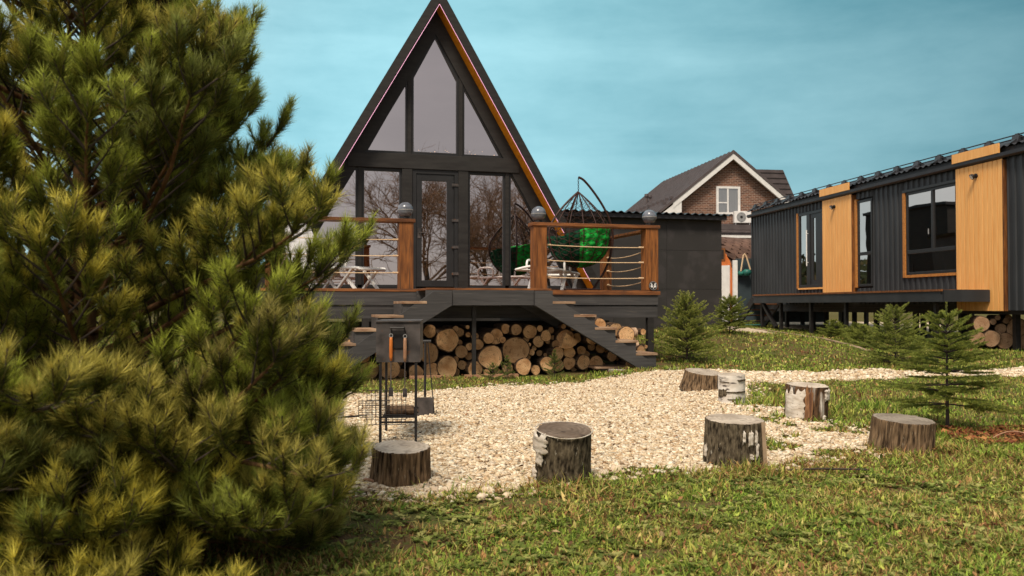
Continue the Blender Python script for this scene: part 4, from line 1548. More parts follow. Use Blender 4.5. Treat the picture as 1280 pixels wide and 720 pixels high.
# orange reveals
for (a0, a1, z0, z1) in ((1.935, 2.03, 1.58, 3.55), (3.985, 4.07, 1.40, 3.60), (7.10, 7.19, 1.43, 3.57)):
    MB().box(-.045, .06, a0, a1, z0, z1).build('window_trim', M['trim'], C, bevel=.003)
MB().box(-.046, .06, .12, 1.932, 1.575, 1.635).build('window_trim', M['trim'], C, bevel=.003)
MB().box(-.05, .06, .12, 2.03, 3.503, 3.56).build('window_head', M['frame'], C)
# door: sidelight, leaf with two tall glass strips
dd = MB()
dd.box(-.03, .05, 7.02, 7.09, 1.45, 3.56).box(-.03, .05, 5.66, 5.72, 1.45, 3.56).box(-.03, .05, 5.72, 7.02, 3.48, 3.56).box(-.03, .05, 5.72, 7.02, 1.45, 1.53).box(-.035, .05, 6.42, 6.60, 1.53, 3.48)
do = dd.build('door', M['frame'], C, bevel=.004)
raw('side_light', [(0, 6.60, 1.53), (0, 7.02, 1.53), (0, 7.02, 3.48), (0, 6.60, 3.48)], [(0, 3, 2, 1)], M['glasscab'], do)
MB().box(-.012, .04, 5.72, 6.12, 1.53, 3.48).box(-.012, .04, 6.28, 6.42, 1.53, 3.48).box(-.012, .04, 6.12, 6.28, 1.53, 1.65).box(-.012, .04, 6.12, 6.28, 3.36, 3.48).build('door_leaf', M['frame'], do)
raw('glass_strip', [(.01, 6.12, 1.65), (.01, 6.28, 1.65), (.01, 6.28, 3.36), (.01, 6.12, 3.36)], [(0, 3, 2, 1)], M['glasscab'], do)
MB().tube([(-.085, 6.50, 2.05), (-.085, 6.50, 3.05)], .016, 8).tube([(-.03, 6.50, 2.15), (-.085, 6.50, 2.15)], .010, 6).tube([(-.03, 6.50, 2.95), (-.085, 6.50, 2.95)], .010, 6).build('handle', M['white'], do)
MB().box(-.05, .04, 5.66, 7.10, 1.40, 1.445).build('threshold', M['orange'], do)
# gutter
gt = MB()
for yy0, yy1 in ((-4.5, 10.4),):
    prof = [(-.02, 3.86), (-.02, 3.79), (-.05, 3.765), (-.10, 3.765), (-.135, 3.795), (-.14, 3.86), (-.125, 3.86), (-.12, 3.80), (-.095, 3.78), (-.055, 3.78), (-.035, 3.80), (-.035, 3.86)]
    gt.prism(prof, yy0, yy1)
gt.build('gutter', M['roofmetal'], C)
# brackets above gutter and the tiled roof edge
MB().box(-.015, .06, -4.5, 10.3, 3.82, 3.97).build('eave_board', M['cladding'], C)
V, F = [], []
nn = 330
for i in range(nn + 1):
    y = -4.5 + 15.0 * i / nn
    w_ = .022 * math.sin(y / .2 * 6.283)
    for (x, z) in ((-.10, 3.975), (.35, 4.12), (1.3, 4.40), (3.1, 3.85)):
        V.append((x, y, z + w_))
for i in range(nn):
    for k in range(3):
        a = i * 4 + k
        F.append((a, a + 4, a + 5, a + 1))
raw('roof_sheet', V, F, M['roofmetal'], C)
# snow guard rail: two tubes on brackets
sg_ = MB()
sg_.tube([(.06, -4.5, 4.17), (.06, 10.3, 4.17)], .013, 6).tube([(.06, -4.5, 4.10), (.06, 10.3, 4.10)], .013, 6)
sg_.build('snow_guard_rail', M['roofmetal'], C)
br_ = MB()
br_.prism([(-.12, 0), (.14, .03), (.09, .10), (.075, .19), (.045, .19), (.03, .10)], 0, .09).prism([(-.02, .0), (.22, .06), (.08, .15), (.03, .15)], -.05, .14)
b0 = br_.build('snow_guard_bracket', M['roofmetal'], C, loc=(0, -3.9, 4.0))
copies(b0, 'snow_guard_bracket', C, [(0, -3.9 + .78 * i, 4.0) for i in range(1, 19)])
# spot lamps
for (y, lab) in ((4.98, 'round black wall spotlight on the left orange panel of the long cabin'), (-.54, 'round black wall spotlight on the right orange panel of the long cabin')):
    o = empty('wall_lamp', cw(-.075, y, 3.53), CR, lab, 'wall lamp', 'spotlights on the orange panels')
    MB().tube([(0, 0, 0), (-.03, 0, 0)], .045, 14).build('base', M['black'], o)
    MB().tube([(-.03, 0, 0), (-.07, .01, -.01), (-.10, .015, -.03)], [.02, .055, .06], 14).build('head', M['black'], o, smooth=True)
    MB().tube([(-.100, .0152, -.0302), (-.104, .0157, -.033)], .045, 14).build('lens', M['white'], o)
# skirt & chassis & piles
MB().box(.05, 3.0, -4.5, 10.2, .78, .895).build('chassis_beam', M['black'], C)
for y in (-4, -2.6, -1.2, .4, 2.0, 3.6, 5.2, 6.8, 8.4, 9.9):
    for x in (.25, 1.5, 2.8):
        if y < -1.5:
            continue
        MB().box(x - .05, x + .05, y - .05, y + .05, -.2, .78).build('pile', M['black'], C)
TD = empty('terrace', CO, CR, 'narrow raised terrace with a brown top along the long charcoal cabin', 'terrace')
for i in range(7):
    MB().box(-1.07 + .147 * i, -1.07 + .147 * i + .14, -.86, 7.75, 1.235, 1.262).build('deck_board', M['brownh'], TD)
MB().box(-1.118, -1.075, -.90, 7.77, 1.228, 1.268).build('edge_board', M['brownh'], TD)
MB().box(-1.10, -1.055, -.86, 7.75, 1.025, 1.225).build('front_beam', M['cladding'], TD)
MB().box(-1.055, -.08, -.905, -.862, 1.025, 1.255).build('end_beam', M['cladding'], TD)
MB().box(-1.055, -.08, 7.72, 7.76, 1.025, 1.255).build('end_beam', M['cladding'], TD)
for y in (-.5, 1.2, 2.9, 4.6, 6.3, 7.5):
    MB().box(-.98, -.90, y - .04, y + .04, -.1, 1.02).build('pile', M['black'], TD)
MB().bar((-.94, 7.4, .98), (-.94, 6.6, .35), .09, .09).build('brace', M['black'], TD)
ST = empty('terrace_steps', CO, CR, 'dark open steps at the left end of the terrace beside the fence', 'steps')
for x in (-1.08, -.25):
    MB().bar((x, 7.8, 1.12), (x, 8.95, .36), .05, .22).build('stringer', M['black'], ST)
for k in range(4):
    MB().box(-1.05, -.28, 7.95 + .26 * k, 8.2 + .26 * k, .98 - .17 * k, 1.01 - .17 * k).build('tread', M['brownh'], ST, bevel=.003)
mt_ = MB().box(-1.3, -.1, 9.1, 9.6, .345, .37).build('door_mat', M['teal'], bevel=.005, loc=CO, rot=(0, 0, CR))
tag(mt_, 'flat teal mat on the ground at the foot of the terrace steps', 'mat')

# log stack by the cabin's right end
RS = [(1226.6, 405, 10), (1270, 410, 12.5), (1252, 411, 7), (1241, 402, 4), (1246, 397, 3.5), (1220, 423, 9.5), (1238, 423, 10.5), (1256, 426, 10.5), (1275, 428, 10.5),
      (1292, 411, 10), (1294, 428, 11), (1310, 410, 11), (1312, 428, 10), (1257, 401, 4), (1232, 413, 3), (1262, 397, 4), (1248, 418, 3), (1264, 419, 3)]
labs = {0: 'oval log at the top left corner of the stack beside the orange panel', 1: 'biggest round log in the top row of the stack beside the long cabin', 2: 'white flecked middle sized log between two big top logs of the cabin stack',
        5: 'leftmost log of the bottom row of the stack beside the long cabin', 6: 'second log from the left in the bottom row of the cabin stack', 7: 'third log from the left in the bottom row of the cabin stack',
        8: 'fourth log from the left in the bottom row of the cabin stack'}
for i, (px, py, pr) in enumerate(RS):
    k = 17.2 / 1100
    x, z, r = (px - 640) * k, .95 + (382 - py) * k, pr * k
    if i in labs:
        lab, gg = labs[i], None
    elif pr > 6:
        lab, gg = 'thick log at the far right end of the stack beside the long cabin', 'right end logs of the cabin stack'
    else:
        lab, gg = 'thin stick wedged between the thick logs of the stack beside the long cabin', 'thin sticks in the stack by the long cabin'
    add_log(x, 17.2 + rnd.uniform(-.05, .05), z, r, .5, ((0, 0), 0), R(-12) + rnd.uniform(-.06, .06), cut='cutcabin', label=lab, group=gg, roll=rnd.uniform(0, 6.28), name='firewood_log')

# ------------------------------------------------------------------ path kerb
cb_ = [(6.55, 23.6), (6.75, 21.5), (6.82, 20.2), (6.75, 18.4), (6.6, 17.0), (6.5, 16.0)]
sp = smooth_pts([(x, y, 0) for x, y in cb_], 4)
V, F = [], []
for i, p in enumerate(sp):
    z = gzf(p.x, p.y)
    V += [(p.x - .05, p.y, z - .05), (p.x - .05, p.y, z + .03), (p.x + .05, p.y, z + .03), (p.x + .05, p.y, z - .05)]
for i in range(len(sp) - 1):
    a = i * 4
    F += [(a, a + 4, a + 5, a + 1), (a + 1, a + 5, a + 6, a + 2), (a + 2, a + 6, a + 7, a + 3)]
tag(raw('kerb', V, F, M['kerbwood']), kind='structure')

# ------------------------------------------------------------------ brick house far behind
HO = (11.2, 45, 0)
H = empty('brick_house', HO, R(8.5), 'brown brick house with white gable boards and a dark tiled roof behind the shed', 'house')
pitch = .80
def hz2(dx):
    return 8.62 - abs(dx) * pitch


gw = MB()
gw.prism([(-2.74, .3), (3.1, .3), (3.1, hz2(3.1)), (0, 8.62), (-2.74, hz2(2.74))], 0, 10)
# window opening is filled by the window built proud of the wall
gw.build('wall', M['brick'], H)
for s, xl in ((-1, 4.05), (1, 3.35)):
    ze = 8.83 - xl * pitch
    # roof slabs run back along y; left one reaches lower
    MB().prism([(0, 8.70), (0, 8.83), (s * xl, ze), (s * xl, ze - .13)][::s], -.45, 11.2).build('roof_slope', M['roofbrown'], H)
    MB().prism([(0, 8.40), (0, 8.695), (s * min(xl, 3.2), 8.695 - min(xl, 3.2) * pitch), (s * min(xl, 3.2), 8.40 - min(xl, 3.2) * pitch)][::s], -.42, -.30).build('gable_board', M['whitepaint'], H)
    for k in range(21):
        yy = -.4 + k * .55
        MB().bar((0, yy, 8.85), (s * xl, yy, ze + .02), .05, .04).build('roof_rib', M['roofbrown'], H)
# white boxed eave on the left
MB().prism([(-3.85, 5.45), (-2.75, 5.45), (-2.75, 6.34), (-3.2, 6.02), (-3.85, 5.52)][::-1], -.40, -.2).build('eave_box', M['whitepaint'], H)
sgp = MB().box(-.11, .11, -.03, .03, 0, .14).build('snow_guard', M['roofbrown'], H, loc=(-3.6, -.2, 6.03))
copies(sgp, 'snow_guard', H, [(-3.12, .1 + .75 * i, 6.36) for i in range(10)])
for (x, y) in ((-2.45, 6.5), (-2.15, 6.8)):
    MB().tube([(x, y, 6.7), (x, y, 7.35)], .08, 10).lathe([(.11, 0), (.13, .06), (.11, .18), (.05, .2)], (x, y, 7.25), 12).build('vent_pipe', M['roofbrown'], H)
# window
fw_ = MB()
fw_.box(-.78, -.66, -.06, .02, 5.62, 7.05).box(.38, .50, -.06, .02, 5.62, 7.05).box(-.66, .38, -.059, .02, 6.94, 7.05).box(-.66, .38, -.059, .02, 5.62, 5.72).box(-.20, -.12, -.05, .02, 5.72, 6.94).box(-.66, -.20, -.048, .02, 6.18, 6.24)
wf = fw_.build('window', M['whitepaint'], H, loc=(0, -.005, 0))
raw('curtain', [(-.66, -.012, 5.72), (.38, -.012, 5.72), (.38, -.012, 6.94), (-.66, -.012, 6.94)], [(0, 1, 2, 3)], M['curtain'], wf)
raw('pane', [(-.66, -.035, 5.72), (.38, -.035, 5.72), (.38, -.035, 6.94), (-.66, -.035, 6.94)], [(0, 1, 2, 3)], M['glassclear'], wf)
# lower lean-to roof with hex shingles and gutter
lr = MB()
lr.prism([(-2.0, 4.72), (3.0, 4.72), (3.0, 4.98), (-2.0, 4.98)], -1.3, -1.15)
lr.build('lower_eave', M['roofbrown'], H)
MB().box(-2, 3.0, -1.33, -1.29, 4.32, 4.44).build('lower_gutter', M['whitepaint'], H)
V, F = [], []
for i in range(8):
    for j in range(14):
        x = -1.4 + j * .3 + (.15 if i % 2 else 0)
        V0 = len(V)
        y0, z0 = -1.2 + i * .16, 4.45 + i * .09
        V += [(x, y0, z0 + .03), (x + .28, y0, z0 + .03), (x + .28, y0 + .17, z0 + .10), (x, y0 + .17, z0 + .10), (x, y0, z0), (x + .28, y0, z0)]
        F += [(V0, V0 + 1, V0 + 2, V0 + 3), (V0 + 4, V0 + 5, V0 + 1, V0)]
raw('lower_roof_tiles', V, F, M['roofbrown'], H)
# right rear wing
rw = empty('roof_wing', (14.55, 50, 0), R(8.5), 'small dark tiled roof wing rising behind the right slope of the brick house', 'roof')
MB().prism([(-.9, 8.7), (.95, 8.7), (1.9, 6.6), (-1.8, 6.6)], 0, 5).build('roof_slope', M['roofbrown'], rw)
for k in range(7):
    MB().bar((-1.0 - .08 * k, -.02, 8.55 - k * .3), (1.0 + .13 * k, -.02, 8.55 - k * .3), .05, .05).build('roof_rib', M['roofbrown'], rw)
MB().box(-1.7, 1.7, .3, 4.8, .3, 6.6).build('wall', M['brick'], rw)
# air conditioner on the brick wall
ac = empty('air_conditioner', (11.75, 44.62, 5.15), 0, 'white air conditioner box below the white window of the brick house', 'air conditioner')
MB().box(-.45, .40, 0, .33, 0, .60).build('casing', M['whitepaint'], ac, bevel=.02)
MB().tube([(-.1, -.004, .3), (-.1, -.02, .3)], .24, 20).build('fan_grille', M['grey'], ac)
MB().tube([(-.1, -.021, .3), (-.1, -.03, .3)], .07, 12).build('fan_hub', M['black'], ac)
MB().box(-.4, -.36, 0, .36, -.12, -.001).box(.3, .34, 0, .36, -.12, -.001).build('bracket', M['grey'], ac)

# ------------------------------------------------------------------ arched orange hut, fence, hanging pot
BS = empty('arched_hut', (6.75, 29.6, .42), R(-55), 'small arched hut with an orange boarded front and hexagon shingle roof between the dark cabins', 'hut')
V, F = [], []
rad_ = 1.62
arcp = [(rad_ * math.cos(t) - .75, 1.25 + rad_ * 1.0 * math.sin(t)) for t in np.linspace(math.pi, 0, 23)]
MB().prism([(-2.37, 0)] + arcp + [(.87, 0)], 0, .08).build('front_wall', M['saunaorange'], BS)
MB().box(-.05, .76, -.03, -.002, 0, 1.86).build('door', M['whitepaint'], BS)
fw2 = MB().box(.28, .56, -.02, -.002, 2.02, 2.44).build('window', M['brown'], BS)
MB().box(.33, .51, -.028, -.021, 2.08, 2.38).build('pane', M['dark'], fw2)
sh_ = []
M['shingle'] = mat('hex_shingles', (0.15, 0.085, 0.06), (0.09, 0.05, 0.038), 7, rough=0.9, bump=.3, vary=.25)
th = np.linspace(math.pi, -.35, 21)
n_rows, n_col = 34, 7
shp = None
for i in range(n_rows):
    t = math.pi - (math.pi + .5) * i / n_rows
    for j in range(n_col):
        if t > 1.5 or t < -.1:
            continue
        y = .22 + j * .42 + (.21 if i % 2 else 0)
        if shp is None:
            shp = MB().prism([(-.20, -.0), (0, -.17), (.20, 0), (.20, .12), (-.20, .12)], -.012, .012).build('shingle', M['shingle'], BS)
            o = shp
        else:
            o = shp.copy()
            o.parent = BS
            col.objects.link(o)
        rr = rad_ + .06
        o.location = (-.75 + rr * math.cos(t), y, 1.25 + rr * math.sin(t))
        nrm = Vector((math.cos(t), 0, math.sin(t)))
        dn = Vector((math.sin(t), 0, -math.cos(t)))
        mx3 = Matrix((Vector((0, 1, 0)), -nrm, -dn)).transposed()
        o.rotation_euler = mx3.to_euler()
MB().prism([(a, b) for a, b in arcp] + [(a * 1.0 + (.05 if a < -.75 else -.05), b - .05) for a, b in arcp[::-1]], .08, 3).build('roof_shell', M['shingle'], BS)

FN = empty('corrugated_fence', (7.69, 28.3, .42), 0, 'dark blue grey corrugated metal fence between the orange arched hut and the long cabin', 'fence')
fs0 = MB()
for i in range(10):
    fs0.prism([(-.5 + i * .1, -.0), (-.5 + i * .1 + .03, -.025), (-.5 + i * .1 + .07, -.025), (-.5 + i * .1 + .1, 0)], 0, 2.05)
# prism extrudes along y, so rotate to stand upright
f0 = fs0.build('fence_sheet', M['fence'], FN, loc=(0, .0, 0), rot=(R(90), 0, 0))
copies(f0, 'fence_sheet', FN, [(1.0, 0, 0), (2.0, 0, 0)])
for o in list(FN.children):
    o.rotation_euler = (R(90), 0, 0)
tag(MB().box(-.07, .07, -.07, .07, 0, 1.98).build('white_gate_post', M['whitepaint'], bevel=.01, loc=(7.15, 28.2, .42)),
    'slim white post at the left end of the corrugated fence', 'post')
hp = empty('hanging_pot', (7.42, 28.15, 2.0), 0, 'round teal hanging pots tied with pale rope on the dark corrugated fence', 'hanging pot')
for dx, s, dy in ((-.09, .11, 0), (.09, .14, -.05)):
    MB().lathe([(s * math.sin(t), s * .8 * (1 - math.cos(t)) - .1) for t in np.linspace(.2, 2.6, 9)], (dx, dy, 0), 14).build('pot', M['teal'], hp, smooth=True)
MB().tube([(-.12, -.1, .05), (-.04, -.1, .55), (.0, -.1, .6), (.06, -.1, .5), (.18, -.1, .1)], .025, 6).build('rope', M['rope'], hp)


# ------------------------------------------------------------------ stumps
STUMPS = []


def stump(loc, r, h, bark, top, label, tilt=(0, 0), ridges=26, depth=.05, flare=.1, seed=0, group='log stumps used as seats on the gravel', ell=1.0, n=190, m_=30):
    o = empty('stump', loc, 0, label, 'stump', group)
    V, F = [], []
    ph = seed * 1.7
    for j in range(m_ + 1):
        z = h * j / m_
        fl_ = 1 + flare * (1 - j / m_) ** 2
        for k in range(n):
            t = 2 * math.pi * k / n
            q = Vector((math.cos(t) * 1.3, math.sin(t) * 1.3, ph))
            big_ = mn.noise(q) * .07
            rid = .42 - 1.6 * abs(mn.noise(Vector((math.cos(t) * ridges / 2.7, math.sin(t) * ridges / 2.7, z * 3.2 + ph * 3))))
            rid2 = mn.noise(Vector((math.cos(t) * ridges / 1.7, math.sin(t) * ridges / 1.7, z * 14 + ph)))
            rr = r * (fl_ + big_ + depth * rid * 1.6 + depth * .8 * rid2)
            if j == m_:
                rr *= .988
            V.append((rr * math.cos(t), rr * math.sin(t) * ell, z))
    for j in range(m_):
        for k in range(n):
            k2 = (k + 1) % n
            F.append((j * n + k, j * n + k2, (j + 1) * n + k2, (j + 1) * n + k))
    raw('bark', V, F, M[bark], o, smooth=True)
    # sawn top, slightly dished and chipped
    rim = [V[m_ * n + k] for k in range(n)]
    VT, FT = [], []
    for a in (1.0, .93, .6, .3):
        for k in range(n):
            x, y, z = rim[k]
            zz = z + (0 if a == 1 else .003) + (.004 * mn.noise(Vector((x * 20 * a, y * 20 * a, ph))))
            VT.append((x * a, y * a, zz))
    VT.append((0, 0, rim[0][2] + .003))
    for j in range(3):
        for k in range(n):
            k2 = (k + 1) % n
            FT.append((j * n + k, j * n + k2, (j + 1) * n + k2, (j + 1) * n + k))
    for k in range(n):
        FT.append((3 * n + k, 3 * n + (k + 1) % n, 4 * n))
    raw('cut_top', VT, FT, M[top], o)
    o.rotation_euler = (tilt[0], tilt[1], 0)
    STUMPS.append(o)
    return o


def gp(x, y, dz=0):
    return (x, y, gzf(x, y) + dz)


stump(gp(-.61, 4.80, -.01), .152, .200, 'barkrough', 'cutgrey', 'low wide stump with furrowed bark and pale grey top, in front of the grill', (R(5), R(2)), seed=1)
stump(gp(.270, 4.78, -.03), .147, .31, 'barkgrey', 'cutdark', 'dark stump with mossy bark and brown top, alone at the near gravel edge', (R(9), R(2)), seed=2, ridges=14, depth=.025, flare=.05)
# pale ring of bark round its top
s3 = stump(gp(1.325, 5.30, -.03), .172, .315, 'barkgrey', 'cutgrey', 'tall rough grey stump with white bark flecks at the right near gravel edge', (R(3), R(1)), seed=3, ridges=22, depth=.045, flare=.06)
stump(gp(2.16, 10.05, -.01), .205, .215, 'barkrough', 'cutgrey', 'leaning furrowed stump at the far edge of the gravel, left of the white birch stump', (R(7), R(5)), seed=4, flare=.22)
stump(gp(2.145, 8.62, -.01), .128, .305, 'barkbirch', 'cutgrey', 'narrow white birch stump right beside the leaning furrowed stump', (R(2), R(-1)), seed=5, ridges=8, depth=.015, flare=.0)
stump(gp(2.44, 7.33, -.02), .168, .31, 'barkpatch', 'cutgrey', 'brown and white stump with peeling birch bark, behind the tall rough stump', (R(3), R(2)), seed=6, ridges=12, depth=.03, flare=.02)
stump(gp(2.575, 5.85, -.02), .188, .215, 'barkrough', 'cutgrey', 'wide furrowed stump with weathered top in the grass, left of the open spruce', (R(4), R(3)), seed=7, flare=.06)
stump(gp(-1.33, 6.3, -.02), .13, .30, 'barkbirch', 'cutgrey', 'pale birch stump mostly hidden behind the pine', (0, 0), seed=8, ridges=8, depth=.02)
stump(gp(-2.0, 9.2, -.02), .2, .34, 'barkgrey', 'cutdark', 'dark stump at the left edge of the gravel behind the pine tips', (0, 0), seed=9)


def flake(st, r, a0, a1, z0, z1, mt, seed, flare=.0, name='bark_flake', bulge=.012):
    '''ragged sheet of bark standing proud of a stump'''
    n, m_ = 14, 14
    V, F = [], []
    for i in range(n + 1):
        for j in range(m_ + 1):
            u, v = i / n, j / m_
            w = .16 * mn.noise(Vector((u * 5, seed, 1))) if j in (0, m_) else 0
            a = R(a0 + (a1 - a0) * (u + (.22 * mn.noise(Vector((v * 6, seed * 2.1, 0))) if i in (0, n) else 0)))
            z = z0 + (z1 - z0) * (v + (.35 * mn.noise(Vector((u * 6, seed * 1.3, 5))) if j in (0, m_) else 0) + w)
            edge = min(i, n - i, j, m_ - j) == 0
            rr = r + bulge + .006 * mn.noise(Vector((u * 4, v * 4, seed))) - (.010 if edge else 0)
            V.append((rr * math.cos(a), rr * math.sin(a), z))
    for i in range(n):
        for j in range(m_):
            a_ = i * (m_ + 1) + j
            F.append((a_, a_ + m_ + 1, a_ + m_ + 2, a_ + 1))
    raw(name, V, F, M[mt], st, smooth=True)


M['barkpale'] = mat('pale_peeled_bark', (0.72, 0.66, 0.58), (0.46, 0.39, 0.31), 14, (1, 1, 3), 0.8, 0.4, 0.003, c3=(0.12, 0.08, 0.06), sc3=30, f3=0.62)
M['woodsplit'] = mat('split_brown_wood', (0.34, 0.17, 0.075), (0.12, 0.055, 0.03), 10, (5, 5, .6), 0.85, 0.8, 0.006)
S1, S2, S3, S4, S5, S6, S7 = STUMPS[:7]
flake(S2, .160, 186, 232, .20, .30, 'barkpale', 1, bulge=.010)
flake(S2, .158, 184, 205, .02, .10, 'barkpale', 2, bulge=.010)
flake(S2, .158, 205, 224, .14, .22, 'barkpale', 3, bulge=.008)
for k, (a0, a1, z0, z1) in enumerate(((283, 292, .19, .27), (272, 277, .21, .27), (287, 294, .11, .14), (194, 199, .10, .17), (297, 301, .20, .27), (300, 304, .12, .2))):
    flake(S3, .186, a0, a1, z0, z1, 'barkpale', 10 + k, bulge=.006)
flake(S6, .172, 182, 246, .03, .26, 'barkpale', 21, bulge=.012)
flake(S6, .172, 248, 268, .02, .29, 'woodsplit', 22, bulge=.012)
flake(S6, .172, 305, 335, .20, .29, 'barkpale', 23, bulge=.008)
flake(S6, .172, 300, 312, .03, .08, 'barkpale', 24, bulge=.008)
for k, (a0, a1, z0, z1) in enumerate(((232, 335, .135, .150), (285, 340, .245, .262), (190, 238, .10, .17), (240, 300, .07, .078), (200, 250, .235, .243))):
    flake(S5, .131, a0, a1, z0, z1, 'barkgrey', 30 + k, bulge=.007, name='bark_scar')
ring_pts = []
for t in np.linspace(0, 6.283, 60):
    rr = .156 + .006 * math.sin(3 * t)
    ring_pts.append((rr * math.cos(t) * .98, rr * math.sin(t) * .98, .309))
MB().tube(ring_pts, .0030, 5, False).build('rim_bark', M['barkpale'], S2)
# slit of bark leaning on stump 3
tag(MB().bar((1.47, 5.125, .0), (1.465, 5.15, .27), .022, .012).build('bark_strip', M['kerbwood']), 'thin vertical strip of bare wood leaning on the right side of the tall rough stump', 'wood strip')
stn = blob('flat_stone', (0, 0, 0), .33, .22, .05, M['stone'], None, .12, 40, n=16, fr=3)
stn.location = gp(-.88, 5.75, .02)
tag(stn, 'flat grey stone on the gravel behind the low stump and under the grill', 'stone')
for i, (x, y, s) in enumerate(((-.46, 4.62, .035), (-.40, 4.58, .028), (-.33, 4.56, .04), (-.27, 4.50, .032), (-.20, 4.55, .026), (-.12, 4.50, .04), (-.05, 4.52, .03), (.02, 4.60, .035), (-.52, 4.55, .03), (-.24, 4.60, .028),
                               (.50, 4.86, .035), (.46, 4.78, .03), (.58, 4.95, .04), (-.02, 4.42, .03), (-.15, 4.38, .035), (.1, 4.70, .03), (-.36, 4.46, .03), (1.05, 5.1, .03), (-.30, 4.40, .028), (.55, 4.75, .03))):
    o = blob('stone', (0, 0, 0), s, s * .8, s * .62, M['pebblebig'] if 'pebblebig' in M else M.setdefault('pebblebig', mat('cream_stone', (.70, .57, .42), (.52, .38, .26), 9, rough=.85, bump=.3, vary=.15)), None, .3, 50 + i, n=7, fr=2)
    o.location = gp(x, y, s * .3)
    o.rotation_euler = (0, 0, i)
    tag(o, 'larger cream stone lying along the near edge of the gravel', 'stone', 'larger stones at the gravel edge')
# tree root / bark curl by the low stump
tag(MB().tube(smooth_pts([gp(-.80, 4.80, .01), gp(-.78, 4.72, .03), gp(-.70, 4.70, .015), gp(-.55, 4.73, .01)]), .008, 6).build('fallen_twig', M['handle2'], smooth=True), 'pale curved twig at the foot of the low furrowed stump', 'twig')
tag(MB().tube(smooth_pts([gp(3.32, 6.15, .0), gp(3.40, 6.16, .05), gp(3.50, 6.18, .07), gp(3.58, 6.14, .05), gp(3.62, 6.1, .0)]), .005, 6).build('fallen_twig', M['handle2'], smooth=True), 'thin pale twig arching out of the litter right of the small spruce', 'twig')
tag(MB().tube([gp(1.50, 5.02, .02), gp(1.75, 5.03, .025), gp(2.02, 5.0, .02)], .006, 6).build('fallen_twig', M['barktwig']), 'straight brown twig on the grass right of the tall rough stump', 'twig')

# ------------------------------------------------------------------ grill and tools
gyv = 6.0
BQ = empty('charcoal_grill', (-.775, gyv, gzf(-.775, gyv)), R(4), 'steel box grill on four thin black legs standing on the gravel', 'grill')
bx_ = MB()
bx_.box(-.145, .145, -.004, 0, .565, .84).box(-.145, .145, .60, .604, .565, .84).box(-.149, -.145, -.004, .604, .565, .84).box(.145, .149, -.004, .604, .565, .84).box(-.145, .145, 0, .6, .565, .569)
bx_.build('fire_box', M['steel'], BQ)
MB().box(-.155, .155, -.014, .614, .838, .848).build('rim', M['steel'], BQ)
MB().box(-.050, .050, -.012, -.0045, .66, .78).build('front_plate', M['black'], BQ)
MB().tube([(-.05, -.006, .80), (-.05, -.05, .80), (.04, -.05, .80), (.04, -.006, .80)], .006, 6).build('handle', M['black'], BQ)
for x, y in ((-.12, .01), (.12, .01), (.10, .56), (-.12, .56)):
    MB().box(x - .009, x + .009, y - .009, y + .009, .0, .566).build('leg', M['black'], BQ)
for z in (.15, .185):
    MB().box(-.118, .118, .004, .016, z, z + .012).build('cross_bar', M['black'], BQ)
    MB().box(-.118, .118, .56, .572, z, z + .012).build('cross_bar', M['black'], BQ)
for i in range(9):
    MB().box(-.11, .11, .05 + i * .06, .06 + i * .06, .185, .192).build('shelf_bar', M['black'], BQ)
for (x, mh, zt_, lab) in ((-.045, 'handle', .735, 'skewer tool with an orange wooden handle hanging on the grill front'), (.050, 'handle2', .73, 'tongs with a pale brown wooden handle hanging right of the orange handled tool')):
    o = empty('grill_tool', (BQ.location.x + x, gyv - .03, BQ.location.z + zt_), R(4), lab, 'grill tool')
    MB().tube([(0, 0, -.16), (0, 0, -.13), (0, 0, -.02), (0, 0, .0)], [.007, .012, .012, .009], 8).build('grip', M[mh], o, smooth=True)
    MB().tube([(.012 * math.cos(t), 0, .012 + .012 * math.sin(t)) for t in np.linspace(0, 6.28, 10)], .003, 5, False).build('hanging_ring', M['grey'], o)
    MB().tube([(0, 0, -.16), (0, 0, -.34)], .004, 6).bar((0, 0, -.34), (0, 0, -.40), .03, .004).build('rod', M['steel'], o)
# wire grill baskets hung on the left
for (x0, x1, z0, z1, y, lab) in ((-.20, .06, .15, .38, -.06, 'black wire grill basket hanging on the left of the grill legs'), (-.27, -.06, .19, .30, .03, 'second smaller wire grill basket behind the larger one at the grill legs')):
    o = empty('wire_basket', (BQ.location.x, gyv + y, BQ.location.z), R(4), lab, 'grill basket')
    w_ = MB()
    nxw = 9
    for i in range(nxw + 1):
        x = x0 + (x1 - x0) * i / nxw
        w_.tube([(x, 0, z0), (x, 0, z1)], .0017, 4)
    for i in range(8):
        z = z0 + (z1 - z0) * i / 7
        w_.tube([(x0, .003, z), (x1, .003, z)], .0017, 4)
    w_.build('wire_mesh', M['black'], o)
    MB().tube([(x0, 0, z0), (x1, 0, z0), (x1, 0, z1), (x0, 0, z1), (x0, 0, z0)], .003, 5).build('rim', M['black'], o)
    MB().tube([(x0, 0, (z0 + z1) / 2 - .05), (x0 - .16, 0, (z0 + z1) / 2 - .06)], .004, 5).build('handle', M['black'], o)
lg = MB().tube([(-.09, .12, .225), (.10, .14, .225)], .032, 10).build('charred_log', M['barklog'], loc=BQ.location, rot=(0, 0, R(4)))
tag(lg, 'short dark log lying on the lower shelf of the grill', 'log')
